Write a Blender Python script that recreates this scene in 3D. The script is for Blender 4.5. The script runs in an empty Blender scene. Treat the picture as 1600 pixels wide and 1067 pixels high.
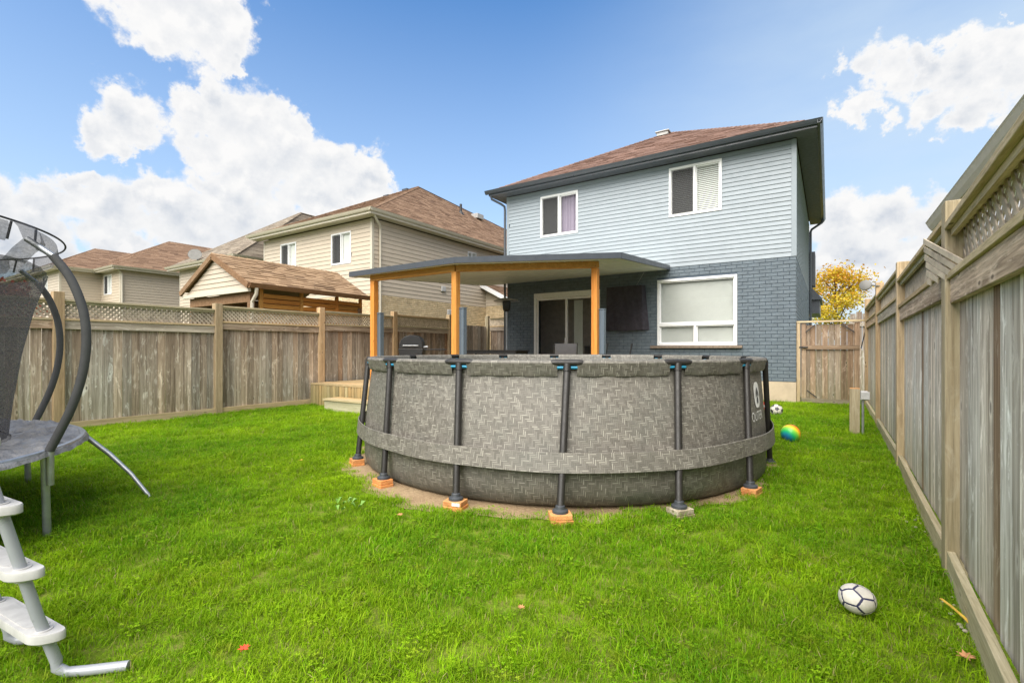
import bpy, bmesh, math, random
import numpy as np
from mathutils import Vector, Matrix
R = math.radians
random.seed(7); rng = np.random.default_rng(7)
S = bpy.context.scene; COL = S.collection

# ---------------------------------------------------------------- camera, sky, sun, exposure
cam_d = bpy.data.cameras.new('camera'); cam = bpy.data.objects.new('camera', cam_d); COL.objects.link(cam)
cam.location = (0, 0, 1.3); cam.rotation_euler = (R(90), 0, R(33.1))
cam_d.sensor_width = 36; cam_d.lens = 759/1600*36; cam_d.shift_y = 12.5/1600
cam_d.clip_start = .05; cam_d.clip_end = 3000
S.camera = cam
S.view_settings.view_transform = 'Standard'; S.view_settings.look = 'None'
S.view_settings.gamma = 1; S.view_settings.use_curve_mapping = False
S.view_settings.exposure = 1.5
SUN_EL, SUN_TO = R(50), Vector((.05, -.95, 0)).normalized()      # direction towards the sun, on the plan

def nd(nt, typ, ins=None, **props):
    n = nt.nodes.new(typ)
    for k, v in props.items(): setattr(n, k, v)
    for k, v in (ins or {}).items():
        s = n.inputs[k]
        if isinstance(v, bpy.types.NodeSocket): nt.links.new(v, s)
        elif isinstance(v, bpy.types.Node): nt.links.new(v.outputs[0], s)
        else: s.default_value = v
    return n
def mth(nt, op, a, b=0., c=0.):
    return nd(nt, 'ShaderNodeMath', {0: a, 1: b, 2: c}, operation=op).outputs[0]
def vmth(nt, op, a, b=(0, 0, 0), out=0, **kw):
    n = nd(nt, 'ShaderNodeVectorMath', {0: a, 1: b, **kw}, operation=op); return n.outputs[out]
def mixc(nt, fac, a, b, blend='MIX'):
    n = nd(nt, 'ShaderNodeMix', {0: fac, 6: a, 7: b}, data_type='RGBA', blend_type=blend); return n.outputs[2]
def mapr(nt, v, a, b, c=0., d=1., smooth=False):
    n = nd(nt, 'ShaderNodeMapRange', {0: v, 1: a, 2: b, 3: c, 4: d}); n.clamp = True
    if smooth: n.interpolation_type = 'SMOOTHSTEP'
    return n.outputs[0]
def noise(nt, vec, scale, detail=4., rough=.55, out=0, dist=0.):
    return nd(nt, 'ShaderNodeTexNoise', {'Vector': vec, 'Scale': scale, 'Detail': detail, 'Roughness': rough, 'Distortion': dist}).outputs[out]
def c4(c): return (c[0], c[1], c[2], 1.)

W = bpy.data.worlds.new('World'); S.world = W; W.use_nodes = True
nt = W.node_tree; nt.nodes.clear()
sky = nd(nt, 'ShaderNodeTexSky'); sky.sky_type = 'NISHITA'; sky.sun_disc = False
sky.sun_elevation = SUN_EL; sky.sun_rotation = math.atan2(SUN_TO.x, SUN_TO.y)
sky.air_density = 1.0; sky.dust_density = 1.6; sky.ozone_density = 2.2
V = nd(nt, 'ShaderNodeTexCoord').outputs['Generated']
# cumulus banks: soft lobes at compass bearings (degrees from north to the east) and heights (degrees), with noise edges
CLOUDS = [(-71.2, 30.4, 4.7), (-68.0, 30.1, 6.2), (-65.9, 28.8, 4.2), (-64.3, 31.1, 3.5), (-63.7, 27.3, 1.4), (-69.0, 27.4, 3.5),
          (-71.2, 20.8, 3.6), (-73.2, 19.2, 2.9), (-71.4, 18.2, 1.6), (-66.5, 22.2, 3.1), (-64.6, 24.0, 2.5), (-62.6, 22.2, 5.1), (-59.7, 22.8, 3.2), (-56.9, 23.2, 2.5), (-58.5, 20.0, 6.3), (-54.7, 19.9, 4.6), (-51.7, 20.0, 3.8), (-49.6, 18.9, 2.9), (-60.9, 17.8, 5.8), (-64.9, 19.5, 4.1), (-54.7, 16.8, 5.5), (-50.5, 16, 5),
          (-75.0, 14.4, 2.3), (-77.4, 12.0, 3.3), (-73.7, 12.2, 4.8), (-70.0, 14.0, 3.2), (-68.5, 11.9, 5.4), (-64.3, 15.5, 3.9), (-62.1, 13.4, 5.9), (-77.4, 8.9, 4.5), (-71.4, 8.6, 4.5), (-65.4, 9.2, 5.8), (-81.0, 10.8, 4.5), (-57.9, 13.8, 4.7), (-58, 9, 6), (-72, 5, 6), (-64, 5, 6),
          (1.8, 25.0, 2.1), (0.8, 22.9, 2.1), (2.3, 21.7, 1.9), (4.3, 24.5, 2.9), (7.0, 24.2, 2.0), (6.6, 21.4, 2.3), (9.2, 23.0, 3.2), (11.2, 22.8, 2.8), (10.4, 20.0, 2.7), (13.0, 20.8, 3.4), (12.7, 18.1, 2.5), (15.1, 20.5, 4.2), (11.9, 25.2, 1.0), (13.4, 24.8, .9),
          (1.3, 12.6, 4.1), (4.3, 11.6, 3.9), (7.5, 11.6, 3.3), (1.3, 7.8, 5.6), (6.1, 7.3, 5.7), (9.6, 9.1, 4.7), (11.9, 11.4, 3.3), (-40.6, 1.9, 5.6)]
VW = vmth(nt, 'ADD', V, vmth(nt, 'SCALE', vmth(nt, 'SUBTRACT', nd(nt, 'ShaderNodeTexNoise', {'Vector': V, 'Scale': 10., 'Detail': 7., 'Roughness': .62}).outputs[1], (.5, .5, .5)), Scale=.17))
cover = None
for az, el, rad in CLOUDS:
    a, e = R(az), R(el); c = (math.sin(a)*math.cos(e), math.cos(a)*math.cos(e), math.sin(e))
    dd = vmth(nt, 'DISTANCE', VW, c, out=1)
    lobe = mapr(nt, dd, 0, R(rad*1.22), 1., 0., smooth=True)
    cover = lobe if cover is None else mth(nt, 'SMOOTH_MAX', cover, lobe, .18)
def billow(P):
    n1 = noise(nt, vmth(nt, 'MULTIPLY', P, (1, 1, 1.35)), 9., 6., .62)
    n2 = noise(nt, vmth(nt, 'ADD', P, (3.1, 1.7, .4)), 34., 4., .62)
    wp = vmth(nt, 'ADD', P, vmth(nt, 'SCALE', nd(nt, 'ShaderNodeTexNoise', {'Vector': P, 'Scale': 14., 'Detail': 1.}).outputs[1], Scale=.06))
    b1 = nd(nt, 'ShaderNodeTexVoronoi', {'Vector': wp, 'Scale': 24.}).outputs[0]
    q = mth(nt, 'ADD', mth(nt, 'MULTIPLY', mth(nt, 'SUBTRACT', n1, .5), 1.3), mth(nt, 'MULTIPLY', mth(nt, 'SUBTRACT', .42, b1), .40))
    return mth(nt, 'ADD', q, mth(nt, 'MULTIPLY', mth(nt, 'SUBTRACT', n2, .5), .55))
cover = mth(nt, 'MULTIPLY', mth(nt, 'MAXIMUM', mth(nt, 'SUBTRACT', cover, .09), 0.), 1.12)
near_c = mapr(nt, cover, .0, .28, .0, 1.)
d0 = billow(V); d1_ = billow(vmth(nt, 'ADD', V, (.012, -.006, .022)))
field = mth(nt, 'ADD', mth(nt, 'MULTIPLY', cover, 1.0), mth(nt, 'MULTIPLY', d0, near_c))
# the rest of the sky carries scattered cloud of the same kind
AX = vmth(nt, 'DOT_PRODUCT', V, (-.546, .838, 0), out=1)
nb = noise(nt, vmth(nt, 'MULTIPLY', V, (1, 1, 1.6)), 3.2, 8., .58)
other = mth(nt, 'MULTIPLY', mapr(nt, AX, .35, .55, 1, 0), mapr(nt, nb, .36, .60, 0, 1.0))
field = mth(nt, 'MAXIMUM', field, other)
mask = mapr(nt, field, .10, .52, 0, 1, smooth=True)
UPZ = nd(nt, 'ShaderNodeSeparateXYZ', {0: V}).outputs[2]
lit = mapr(nt, mth(nt, 'SUBTRACT', d0, d1_), -.30, .22)                # tops face the light, hollows fall into shade
shade = mth(nt, 'MULTIPLY', mth(nt, 'SUBTRACT', 1., lit), mapr(nt, field, .35, 1.05))
shade = mth(nt, 'MULTIPLY', shade, mapr(nt, UPZ, .06, .42, 1.3, .75))
low = mth(nt, 'MULTIPLY', mapr(nt, UPZ, .04, .26, 1, 0), mapr(nt, noise(nt, vmth(nt, 'MULTIPLY', V, (1, 1, 2.2)), 5.5, 5.), .38, .62))
shade = mth(nt, 'MULTIPLY', mth(nt, 'ADD', shade, mth(nt, 'MULTIPLY', low, .45)), .85)
ccol = mixc(nt, shade, (1., .995, .99, 1), (.52, .59, .70, 1))
HB = nd(nt, 'ShaderNodeHueSaturation', {'Saturation': 1.3, 'Value': 1.0, 'Color': sky.outputs[0]})
skyc = vmth(nt, 'SCALE', HB.outputs[0], Scale=.088)
haze = mapr(nt, UPZ, .0, .62, .75, .0)
skyc = mixc(nt, haze, skyc, (.27, .315, .36, 1))
veil = None                                                       # thin high cloud towards the north and east
for az, el, rad in ((10, 16, 42), (40, 24, 44), (-6, 6, 26)):
    a, e = R(az), R(el); lb = mapr(nt, vmth(nt, 'DISTANCE', V, (math.sin(a)*math.cos(e), math.cos(a)*math.cos(e), math.sin(e)), out=1), 0, R(rad), 1., 0., smooth=True)
    veil = lb if veil is None else mth(nt, 'MAXIMUM', veil, lb)
veil = mth(nt, 'MULTIPLY', veil, mapr(nt, noise(nt, vmth(nt, 'MULTIPLY', V, (1, 1, 3.)), 4., 6.), .3, .7, .55, .9))
skyc = mixc(nt, mth(nt, 'MULTIPLY', veil, .95), skyc, (.235, .285, .335, 1))
cloudc = vmth(nt, 'SCALE', ccol, Scale=.345)
fin = mixc(nt, mask, skyc, cloudc)
bg = nd(nt, 'ShaderNodeBackground', {0: fin, 1: 1.0})
nd(nt, 'ShaderNodeOutputWorld', {0: bg})

sl = bpy.data.lights.new('sun', 'SUN'); sl.energy = 2.6; sl.angle = R(70); sl.color = (1, .95, .87)
so = bpy.data.objects.new('sun', sl); COL.objects.link(so)
sd = Vector((SUN_TO.x*math.cos(SUN_EL), SUN_TO.y*math.cos(SUN_EL), math.sin(SUN_EL)))
so.rotation_euler = sd.to_track_quat('Z', 'Y').to_euler(); so.location = sd*40
S.cycles.max_bounces = 8; S.cycles.transparent_max_bounces = 16

# ---------------------------------------------------------------- materials
def new_mat(name):
    m = bpy.data.materials.new(name); m.use_nodes = True
    return m, m.node_tree, m.node_tree.nodes['Principled BSDF']
def objvec(nt):
    tc = nd(nt, 'ShaderNodeTexCoord'); oi = nd(nt, 'ShaderNodeObjectInfo')
    off = vmth(nt, 'SCALE', (31.7, 17.3, 53.9), Scale=oi.outputs['Random'])
    return vmth(nt, 'ADD', tc.outputs['Object'], off), oi.outputs['Random']
def bump(nt, b, h, strength, dist=.01):
    n = nd(nt, 'ShaderNodeBump', {'Height': h, 'Strength': strength, 'Distance': dist})
    nt.links.new(n.outputs[0], b.inputs['Normal'])
def plain(name, c, rough=.5, metal=0., var=.12, scale=6., bmp=.0, bscale=60., rand=.0, spec=None, bd=.004):
    m, nt, b = new_mat(name); v, rd = objvec(nt)
    n = noise(nt, v, scale, 5.)
    f = mapr(nt, n, .3, .7, 1-var, 1+var)
    if rand: f = mth(nt, 'MULTIPLY', f, mapr(nt, rd, 0, 1, 1-rand, 1+rand))
    nt.links.new(vmth(nt, 'SCALE', c4(c)[:3], Scale=f), b.inputs['Base Color'])
    nt.links.new(mapr(nt, noise(nt, v, scale*2.3, 3.), .3, .7, max(.03, rough-.08), min(1, rough+.08)), b.inputs['Roughness'])
    b.inputs['Metallic'].default_value = metal
    if spec is not None: b.inputs['Specular IOR Level'].default_value = spec
    if bmp: bump(nt, b, noise(nt, v, bscale, 4.), bmp, bd)
    return m
def wood(name, axis, ca, cb, cc, bleach=.5, moss=0., rand=.25, rough=.8, redtop=0., gs=1., warm=(1.18, .97, .82, 1)):
    """weathered timber: grain along axis, pale bleached flecks, per-piece tone"""
    m, nt, b = new_mat(name); v, rd = objvec(nt)
    s = [38*gs]*3; s['xyz'.index(axis)] = 1.1
    g = noise(nt, vmth(nt, 'MULTIPLY', v, tuple(s)), 1., 7., .62, dist=.6)
    s2 = [120*gs]*3; s2['xyz'.index(axis)] = 5.
    g2 = noise(nt, vmth(nt, 'MULTIPLY', v, tuple(s2)), 1., 3., .6)
    s3 = [9.]*3; s3['xyz'.index(axis)] = 2.2
    bl = noise(nt, vmth(nt, 'MULTIPLY', v, tuple(s3)), 1., 7., .7, dist=1.8)
    s4 = [16.]*3; s4['xyz'.index(axis)] = .35
    broad = noise(nt, vmth(nt, 'MULTIPLY', v, tuple(s4)), 1., 3., .6)
    col = mixc(nt, mapr(nt, mth(nt, 'ADD', mth(nt, 'MULTIPLY', g, .55), mth(nt, 'MULTIPLY', broad, .45)), .39, .61), c4(ca), c4(cb))
    s5 = [22.]*3; s5['xyz'.index(axis)] = 16.
    fl = noise(nt, vmth(nt, 'MULTIPLY', v, tuple(s5)), 1., 3., .65, dist=1.2)
    col = mixc(nt, mapr(nt, fl, .66, .74, 0, bleach*.8), col, c4([min(.8, q*1.2) for q in cc]))
    col = mixc(nt, mapr(nt, g2, .45, .8, 0, .6), col, c4([x*.4 for x in ca]))
    col = mixc(nt, mapr(nt, bl, .54, .66, 0, bleach), col, c4(cc))
    s6 = [6.5]*3; s6['xyz'.index(axis)] = 2.4
    kn = nd(nt, 'ShaderNodeTexVoronoi', {'Vector': vmth(nt, 'MULTIPLY', v, tuple(s6)), 'Scale': 1.}).outputs[0]
    col = mixc(nt, mapr(nt, kn, .10, .20, bleach*.55, 0), col, c4(cc))
    col = mixc(nt, mapr(nt, kn, .05, .09, .85, 0), col, c4([q*.38 for q in ca]))
    rd2 = mth(nt, 'FRACT', mth(nt, 'MULTIPLY', rd, 7.31))
    tint = mixc(nt, rd2, warm, (.95, 1., 1.03, 1))
    col = mixc(nt, 1., col, tint, 'MULTIPLY')
    if redtop or moss:
        z = nd(nt, 'ShaderNodeSeparateXYZ', {0: nd(nt, 'ShaderNodeNewGeometry').outputs['Position']}).outputs[2]
        wob = mth(nt, 'ADD', z, mth(nt, 'MULTIPLY', mth(nt, 'SUBTRACT', g, .5), .9))
        if redtop: col = mixc(nt, mapr(nt, wob, .95, 1.75, 0, redtop), col, (.16, .085, .055, 1))
        if moss: col = mixc(nt, mapr(nt, wob, .05, .75, moss, 0), col, (.17, .17, .06, 1))
    nt.links.new(vmth(nt, 'SCALE', col, Scale=mapr(nt, rd, 0, 1, 1-rand, 1+rand)), b.inputs['Base Color'])
    # knots
    b.inputs['Roughness'].default_value = rough; b.inputs['Specular IOR Level'].default_value = .25
    bump(nt, b, mth(nt, 'ADD', g, mth(nt, 'MULTIPLY', g2, .6)), .45, .004)
    return m
M = {}
GA, GB, GC = (.22, .18, .14), (.55, .48, .395), (.72, .675, .60)
for ax in 'xyz':
    M['grey_'+ax] = wood('weathered_grey_wood_'+ax, ax, GA, GB, GC, .55, .35, .22)
    M['post_'+ax] = wood('weathered_post_wood_'+ax, ax, (.32, .25, .155), (.50, .415, .28), (.58, .51, .39), .35, .25, .14)
    M['mossy_'+ax] = wood('mossy_treated_wood_'+ax, ax, (.36, .315, .20), (.56, .50, .35), (.62, .57, .44), .4, .22, .14)
    M['cedar_'+ax] = wood('stained_cedar_'+ax, ax, (.47, .205, .042), (.62, .31, .075), (.58, .30, .09), .2, 0, .07, .6, gs=.6)
    M['block_'+ax] = wood('fresh_cut_timber_'+ax, ax, (.50, .22, .08), (.62, .34, .14), (.6, .42, .24), .35, 0, .1)
M['board'] = wood('weathered_fence_board', 'z', GA, GB, GC, .9, .25, .30, redtop=.42, warm=(1.08, .98, .88, 1))
M['gate_board'] = wood('gate_board', 'z', (.16, .125, .09), (.32, .26, .19), (.48, .43, .36), .6, .25, .25, redtop=.3)
M['board_pale'] = wood('silvered_fence_board', 'z', (.29, .25, .215), (.80, .745, .67), (.84, .80, .75), .95, .42, .28, redtop=.22, warm=(1.06, .98, .90, 1))
M['gate_rail'] = wood('gate_rail', 'x', (.18, .14, .10), (.33, .27, .20), (.45, .40, .33), .5, .2, .15)
M['board_brown'] = wood('brown_fence_board', 'z', (.19, .125, .08), (.46, .35, .245), (.62, .54, .44), .7, .25, .25, redtop=.4)
M['lattice'] = plain('weathered_lattice', (.46, .39, .30), .85, var=.3, scale=9, rand=.2)
M['brown_trim'] = wood('brown_stained_timber', 'y', (.17, .105, .058), (.28, .185, .11), (.34, .25, .17), .3, 0, .1)
M['deck'] = wood('deck_plank', 'x', (.33, .26, .14), (.46, .37, .22), (.5, .44, .31), .4, 0, .12)
M['skirt'] = wood('deck_skirt_board', 'z', (.30, .22, .11), (.43, .33, .18), (.5, .42, .27), .4, .5, .22)
M['blue_siding'] = plain('pale_blue_grey_vinyl', (.262, .303, .335), .42, var=.03, scale=3, rand=.03, bmp=.06, bscale=25)
M['beige_siding'] = plain('beige_vinyl', (.54, .46, .36), .45, var=.04, scale=3, rand=.03)
M['beige_trim'] = plain('beige_aluminium_trim', (.58, .53, .43), .4, var=.04)
M['cream_trim'] = plain('cream_fascia', (.66, .61, .52), .45, var=.05)
M['gap_shade'] = plain('dark_siding_gap_shade', (.16, .14, .115), .9)  # dark wall colour behind the siding, paints the shade lines between boards
M['white_vinyl'] = plain('white_window_vinyl', (.80, .80, .80), .3, var=.02)
M['white_plastic'] = plain('white_moulded_plastic', (.47, .465, .455), .38, var=.14, scale=14)
M['dark_metal'] = plain('charcoal_aluminium', (.045, .05, .058), .38, var=.1)
M['fascia'] = plain('dark_grey_fascia', (.055, .063, .075), .35, var=.08)
M['soffit'] = plain('dark_grey_soffit', (.075, .082, .095), .5, var=.08)
M['black'] = plain('black_painted_steel', (.022, .022, .024), .4, var=.15)
M['black_plastic'] = plain('black_plastic', (.03, .03, .033), .5, var=.1)
M['pool_leg'] = plain('dark_brown_powder_coat', (.019, .017, .015), .45, var=.15, scale=12)
M['steel'] = plain('galvanised_steel', (.42, .44, .46), .38, .75, var=.15, scale=18)
M['rail_grey'] = plain('grey_white_ladder_tube', (.34, .355, .39), .32, .1, var=.06)
M['grey_post'] = plain('slate_grey_vinyl_post', (.11, .145, .18), .4, var=.06)
M['foundation'] = plain('cast_concrete', (.47, .38, .27), .9, var=.14, scale=3.5, bmp=.3, bscale=30)
M['stone_sill'] = plain('brown_stone_sill', (.22, .17, .13), .85, var=.3, scale=22, bmp=.5, bscale=40)
M['foam'] = plain('charcoal_foam_sleeve', (.060, .061, .063), .75, var=.12, scale=10, bmp=.15)
M['pad'] = plain('grey_vinyl_spring_pad', (.20, .20, .205), .5, var=.4, scale=7, bmp=1., bscale=9, bd=.05)
M['band'] = plain('black_webbing', (.035, .035, .04), .8)
M['mat'] = plain('jump_mat_fabric', (.03, .03, .032), .8)
M['canopy_under'] = plain('pale_grey_canopy_panel', (.62, .65, .61), .5, var=.02, scale=1.5)
M['cloth'] = plain('black_cover_cloth', (.036, .031, .041), .8, var=.25, scale=9, bmp=.25, bscale=220)
M['sling'] = plain('charcoal_sling_fabric', (.085, .085, .09), .7, var=.1)
M['interior'] = plain('dim_interior_paint', (.5, .47, .43), .9)
M['blind'] = plain('white_blind_slat', (.60, .63, .585), .5, var=.03)
M['curtain'] = plain('mauve_pane_reflection', (.30, .265, .335), .85, var=.05)  # mauve of the reflection in an upper pane, put into the sheet behind it
M['screen'] = plain('dark_insect_screen', (.12, .12, .125), .8, var=.05)
M['blue_liner'] = plain('bright_blue_liner', (.03, .30, .50), .4)
M['white_print'] = plain('white_print', (.72, .72, .70), .6, var=.1, scale=30)
M['galv_vent'] = plain('grey_roof_vent', (.38, .38, .37), .5, .3)
M['dish'] = plain('pale_grey_dish', (.15, .147, .135), .5)
M['red_leaf'] = plain('red_fallen_leaf', (.60, .06, .02), .6, var=.25, scale=40)
M['orange_leaf'] = plain('tan_fallen_leaf', (.50, .24, .10), .7, var=.25, scale=40)
M['yellow_leaf'] = plain('yellow_strip', (.62, .40, .05), .6, var=.2, scale=20)
M['weed'] = plain('pale_green_weed', (.15, .30, .04), .6, var=.2, scale=20)
M['pebble'] = plain('pale_pebble', (.33, .29, .22), .8, var=.35, scale=30)
M['red_plastic'] = plain('red_plastic', (.62, .05, .02), .4)
M['ball_white'] = plain('scuffed_white_ball_skin', (.54, .51, .45), .5, var=.16, scale=18)
M['ball_navy'] = plain('navy_ball_seam', (.025, .025, .07), .5)
M['ball_black'] = plain('black_ball_panel', (.03, .03, .035), .45)

def glass():
    m, nt, b = new_mat('window_glass'); nt.nodes.remove(b)
    fr = nd(nt, 'ShaderNodeFresnel', {'IOR': 1.52})
    fac = mth(nt, 'ADD', mth(nt, 'MULTIPLY', fr.outputs[0], 1.5), .13)
    g = nd(nt, 'ShaderNodeBsdfGlossy', {'Color': (.95, .98, 1, 1), 'Roughness': .012})
    v, rd = objvec(nt)
    bp = nd(nt, 'ShaderNodeBump', {'Height': noise(nt, v, 1.6, 2.), 'Strength': .12, 'Distance': .05})
    nt.links.new(bp.outputs[0], g.inputs['Normal'])
    t = nd(nt, 'ShaderNodeBsdfTransparent', {'Color': (.95, .975, .96, 1)})
    mx = nd(nt, 'ShaderNodeMixShader', {0: fac, 1: t, 2: g})
    nt.links.new(mx.outputs[0], nt.nodes['Material Output'].inputs[0]); return m
M['glass'] = glass()
def netmat(name, alpha, c):
    m, nt, b = new_mat(name); v, rd = objvec(nt)
    b.inputs['Base Color'].default_value = c4(c); b.inputs['Roughness'].default_value = .8
    wv = mapr(nt, noise(nt, vmth(nt, 'MULTIPLY', v, (40, 40, 90)), 1., 3.), .3, .7, alpha-.1, alpha+.1)
    t = nd(nt, 'ShaderNodeBsdfTransparent')
    mx = nd(nt, 'ShaderNodeMixShader', {0: wv, 1: t, 2: b})
    nt.links.new(mx.outputs[0], nt.nodes['Material Output'].inputs[0]); return m
M['net'] = netmat('fine_black_net', .72, (.045, .045, .05)); M['net_top'] = netmat('net_top_band', .62, (.05, .05, .056))
def water():
    m, nt, b = new_mat('pool_water'); v, rd = objvec(nt)
    b.inputs['Base Color'].default_value = (.03, .10, .10, 1); b.inputs['Roughness'].default_value = .03
    bump(nt, b, noise(nt, v, 5., 3.), .1, .02); return m
M['water'] = water()
def brickmat(name, c1, c2, rand=.15, paint=False):
    m, nt, b = new_mat(name); v, rd = objvec(nt)
    col = mixc(nt, mapr(nt, noise(nt, v, 14., 6.), .3, .7), c4(c1), c4(c2))
    p = nd(nt, 'ShaderNodeNewGeometry').outputs['Position']
    tone = mapr(nt, noise(nt, vmth(nt, 'MULTIPLY', p, (3.3, 3.3, 9.)), 1., 3.), .3, .7, 1-rand, 1+rand)
    nt.links.new(vmth(nt, 'SCALE', col, Scale=tone), b.inputs['Base Color'])
    b.inputs['Roughness'].default_value = .62 if paint else .85
    bump(nt, b, noise(nt, p, 38., 5.), .55, .008); return m
M['blue_brick'] = brickmat('slate_painted_brick', (.094, .122, .145), (.128, .158, .184), .14, True)
M['blue_mortar'] = plain('slate_painted_mortar', (.062, .085, .114), .75, var=.15)
M['tan_brick'] = brickmat('buff_brick', (.52, .39, .22), (.68, .55, .36), .22)
M['tan_mortar'] = plain('buff_mortar', (.47, .41, .31), .9)
def shinglemat(name, c1, c2, c3):
    m, nt, b = new_mat(name)
    u = nd(nt, 'ShaderNodeUVMap'); x = nd(nt, 'ShaderNodeSeparateXYZ', {0: u.outputs[0]})
    col = mixc(nt, x.outputs[0], c4(c1), c4(c2))
    col = mixc(nt, mapr(nt, x.outputs[1], .72, 1, 0, .85), col, c4(c3))
    p = nd(nt, 'ShaderNodeNewGeometry').outputs['Position']
    col = vmth(nt, 'SCALE', col, Scale=mapr(nt, noise(nt, p, 70., 3.), .25, .75, .72, 1.28))
    col = vmth(nt, 'SCALE', col, Scale=mapr(nt, noise(nt, p, .7, 4.), .3, .7, .9, 1.1))
    nt.links.new(col, b.inputs['Base Color']); b.inputs['Roughness'].default_value = .92
    b.inputs['Specular IOR Level'].default_value = .15
    bump(nt, b, noise(nt, p, 160., 2.), .4, .004); return m
M['shingle_red'] = shinglemat('red_brown_shingle', (.155, .092, .07), (.24, .155, .125), (.11, .068, .054))
M['shingle_tan'] = shinglemat('tan_brown_shingle', (.17, .105, .068), (.255, .168, .112), (.115, .07, .047))
M['shingle_cedar'] = shinglemat('golden_brown_shingle', (.225, .145, .085), (.36, .245, .15), (.15, .095, .058))
M['shingle_grey'] = shinglemat('grey_brown_shingle', (.20, .165, .13), (.30, .255, .20), (.14, .115, .09))
def weave():
    """printed wicker: over-three under-three twill of thin taupe strands, some pale"""
    m, nt, b = new_mat('printed_wicker_vinyl')
    uv = nd(nt, 'ShaderNodeSeparateXYZ', {0: nd(nt, 'ShaderNodeUVMap').outputs[0]})
    c = .0148
    s = mth(nt, 'DIVIDE', uv.outputs[0], c); t = mth(nt, 'DIVIDE', uv.outputs[1], c)
    i = mth(nt, 'FLOOR', s); j = mth(nt, 'FLOOR', t)
    k = mth(nt, 'FLOORED_MODULO', mth(nt, 'ADD', i, j), 6.)
    isv = mth(nt, 'GREATER_THAN', k, 2.5)
    grp = mth(nt, 'FLOOR', mth(nt, 'DIVIDE', mth(nt, 'ADD', i, j), 6.))
    def mixf(a, bb): return mth(nt, 'ADD', mth(nt, 'MULTIPLY', a, mth(nt, 'SUBTRACT', 1., isv)), mth(nt, 'MULTIPLY', bb, isv))
    across = mixf(mth(nt, 'FRACT', t), mth(nt, 'FRACT', s))
    line = mixf(j, mth(nt, 'ADD', i, 500.))
    idv = nd(nt, 'ShaderNodeCombineXYZ', {0: line, 1: grp, 2: isv})
    rnd = nd(nt, 'ShaderNodeTexWhiteNoise', {'Vector': idv.outputs[0]}, noise_dimensions='3D').outputs[0]
    rnd2 = nd(nt, 'ShaderNodeTexWhiteNoise', {'Vector': vmth(nt, 'ADD', idv.outputs[0], (7.3, 2.2, 9.1))}, noise_dimensions='3D').outputs[0]
    edge = mth(nt, 'ABSOLUTE', mth(nt, 'SUBTRACT', across, .5))
    col = mixc(nt, rnd2, (.106, .096, .080, 1), (.168, .154, .131, 1))
    col = mixc(nt, mapr(nt, edge, .34, .5, 0, .5), col, (.033, .033, .027, 1))
    pale = mth(nt, 'MULTIPLY', mapr(nt, rnd, .50, 1., 0, .62), mapr(nt, edge, .12, .36, 1, 0))
    col = mixc(nt, pale, col, (.40, .38, .325, 1))
    pos = nd(nt, 'ShaderNodeNewGeometry').outputs['Position']
    col = mixc(nt, mapr(nt, noise(nt, pos, 3., 4.), .45, .75, 0, .35), col, (.10, .11, .095, 1))
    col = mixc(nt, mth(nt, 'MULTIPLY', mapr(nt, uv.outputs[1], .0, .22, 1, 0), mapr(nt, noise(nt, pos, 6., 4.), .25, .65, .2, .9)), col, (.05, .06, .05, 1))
    nt.links.new(col, b.inputs['Base Color']); b.inputs['Roughness'].default_value = .55
    bump(nt, b, mth(nt, 'ADD', mth(nt, 'SUBTRACT', .5, edge), mth(nt, 'MULTIPLY', noise(nt, pos, 5., 3.), 2.)), .25, .006)
    return m
M['weave'] = weave()
def rainbow():
    m, nt, b = new_mat('rainbow_ball_vinyl')
    o = nd(nt, 'ShaderNodeTexCoord').outputs['Object']
    ax = Vector((-.36, -.72, -.45)).normalized()
    d = vmth(nt, 'DOT_PRODUCT', o, tuple(ax), out=1)
    f = mapr(nt, d, -.135, .135)
    cr = nd(nt, 'ShaderNodeValToRGB', {0: f}); e = cr.color_ramp.elements
    e[0].position = 0; e[0].color = (.7, .05, .02, 1); e[1].position = 1; e[1].color = (.02, .10, .55, 1)
    for p, c in ((.30, (.80, .16, .01, 1)), (.46, (.85, .55, .02, 1)), (.62, (.22, .60, .05, 1)), (.78, (.02, .48, .12, 1)), (.90, (.02, .25, .40, 1))):
        x = e.new(p); x.color = c
    nt.links.new(cr.outputs[0], b.inputs['Base Color']); b.inputs['Roughness'].default_value = .35; return m
M['rainbow'] = rainbow()
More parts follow.
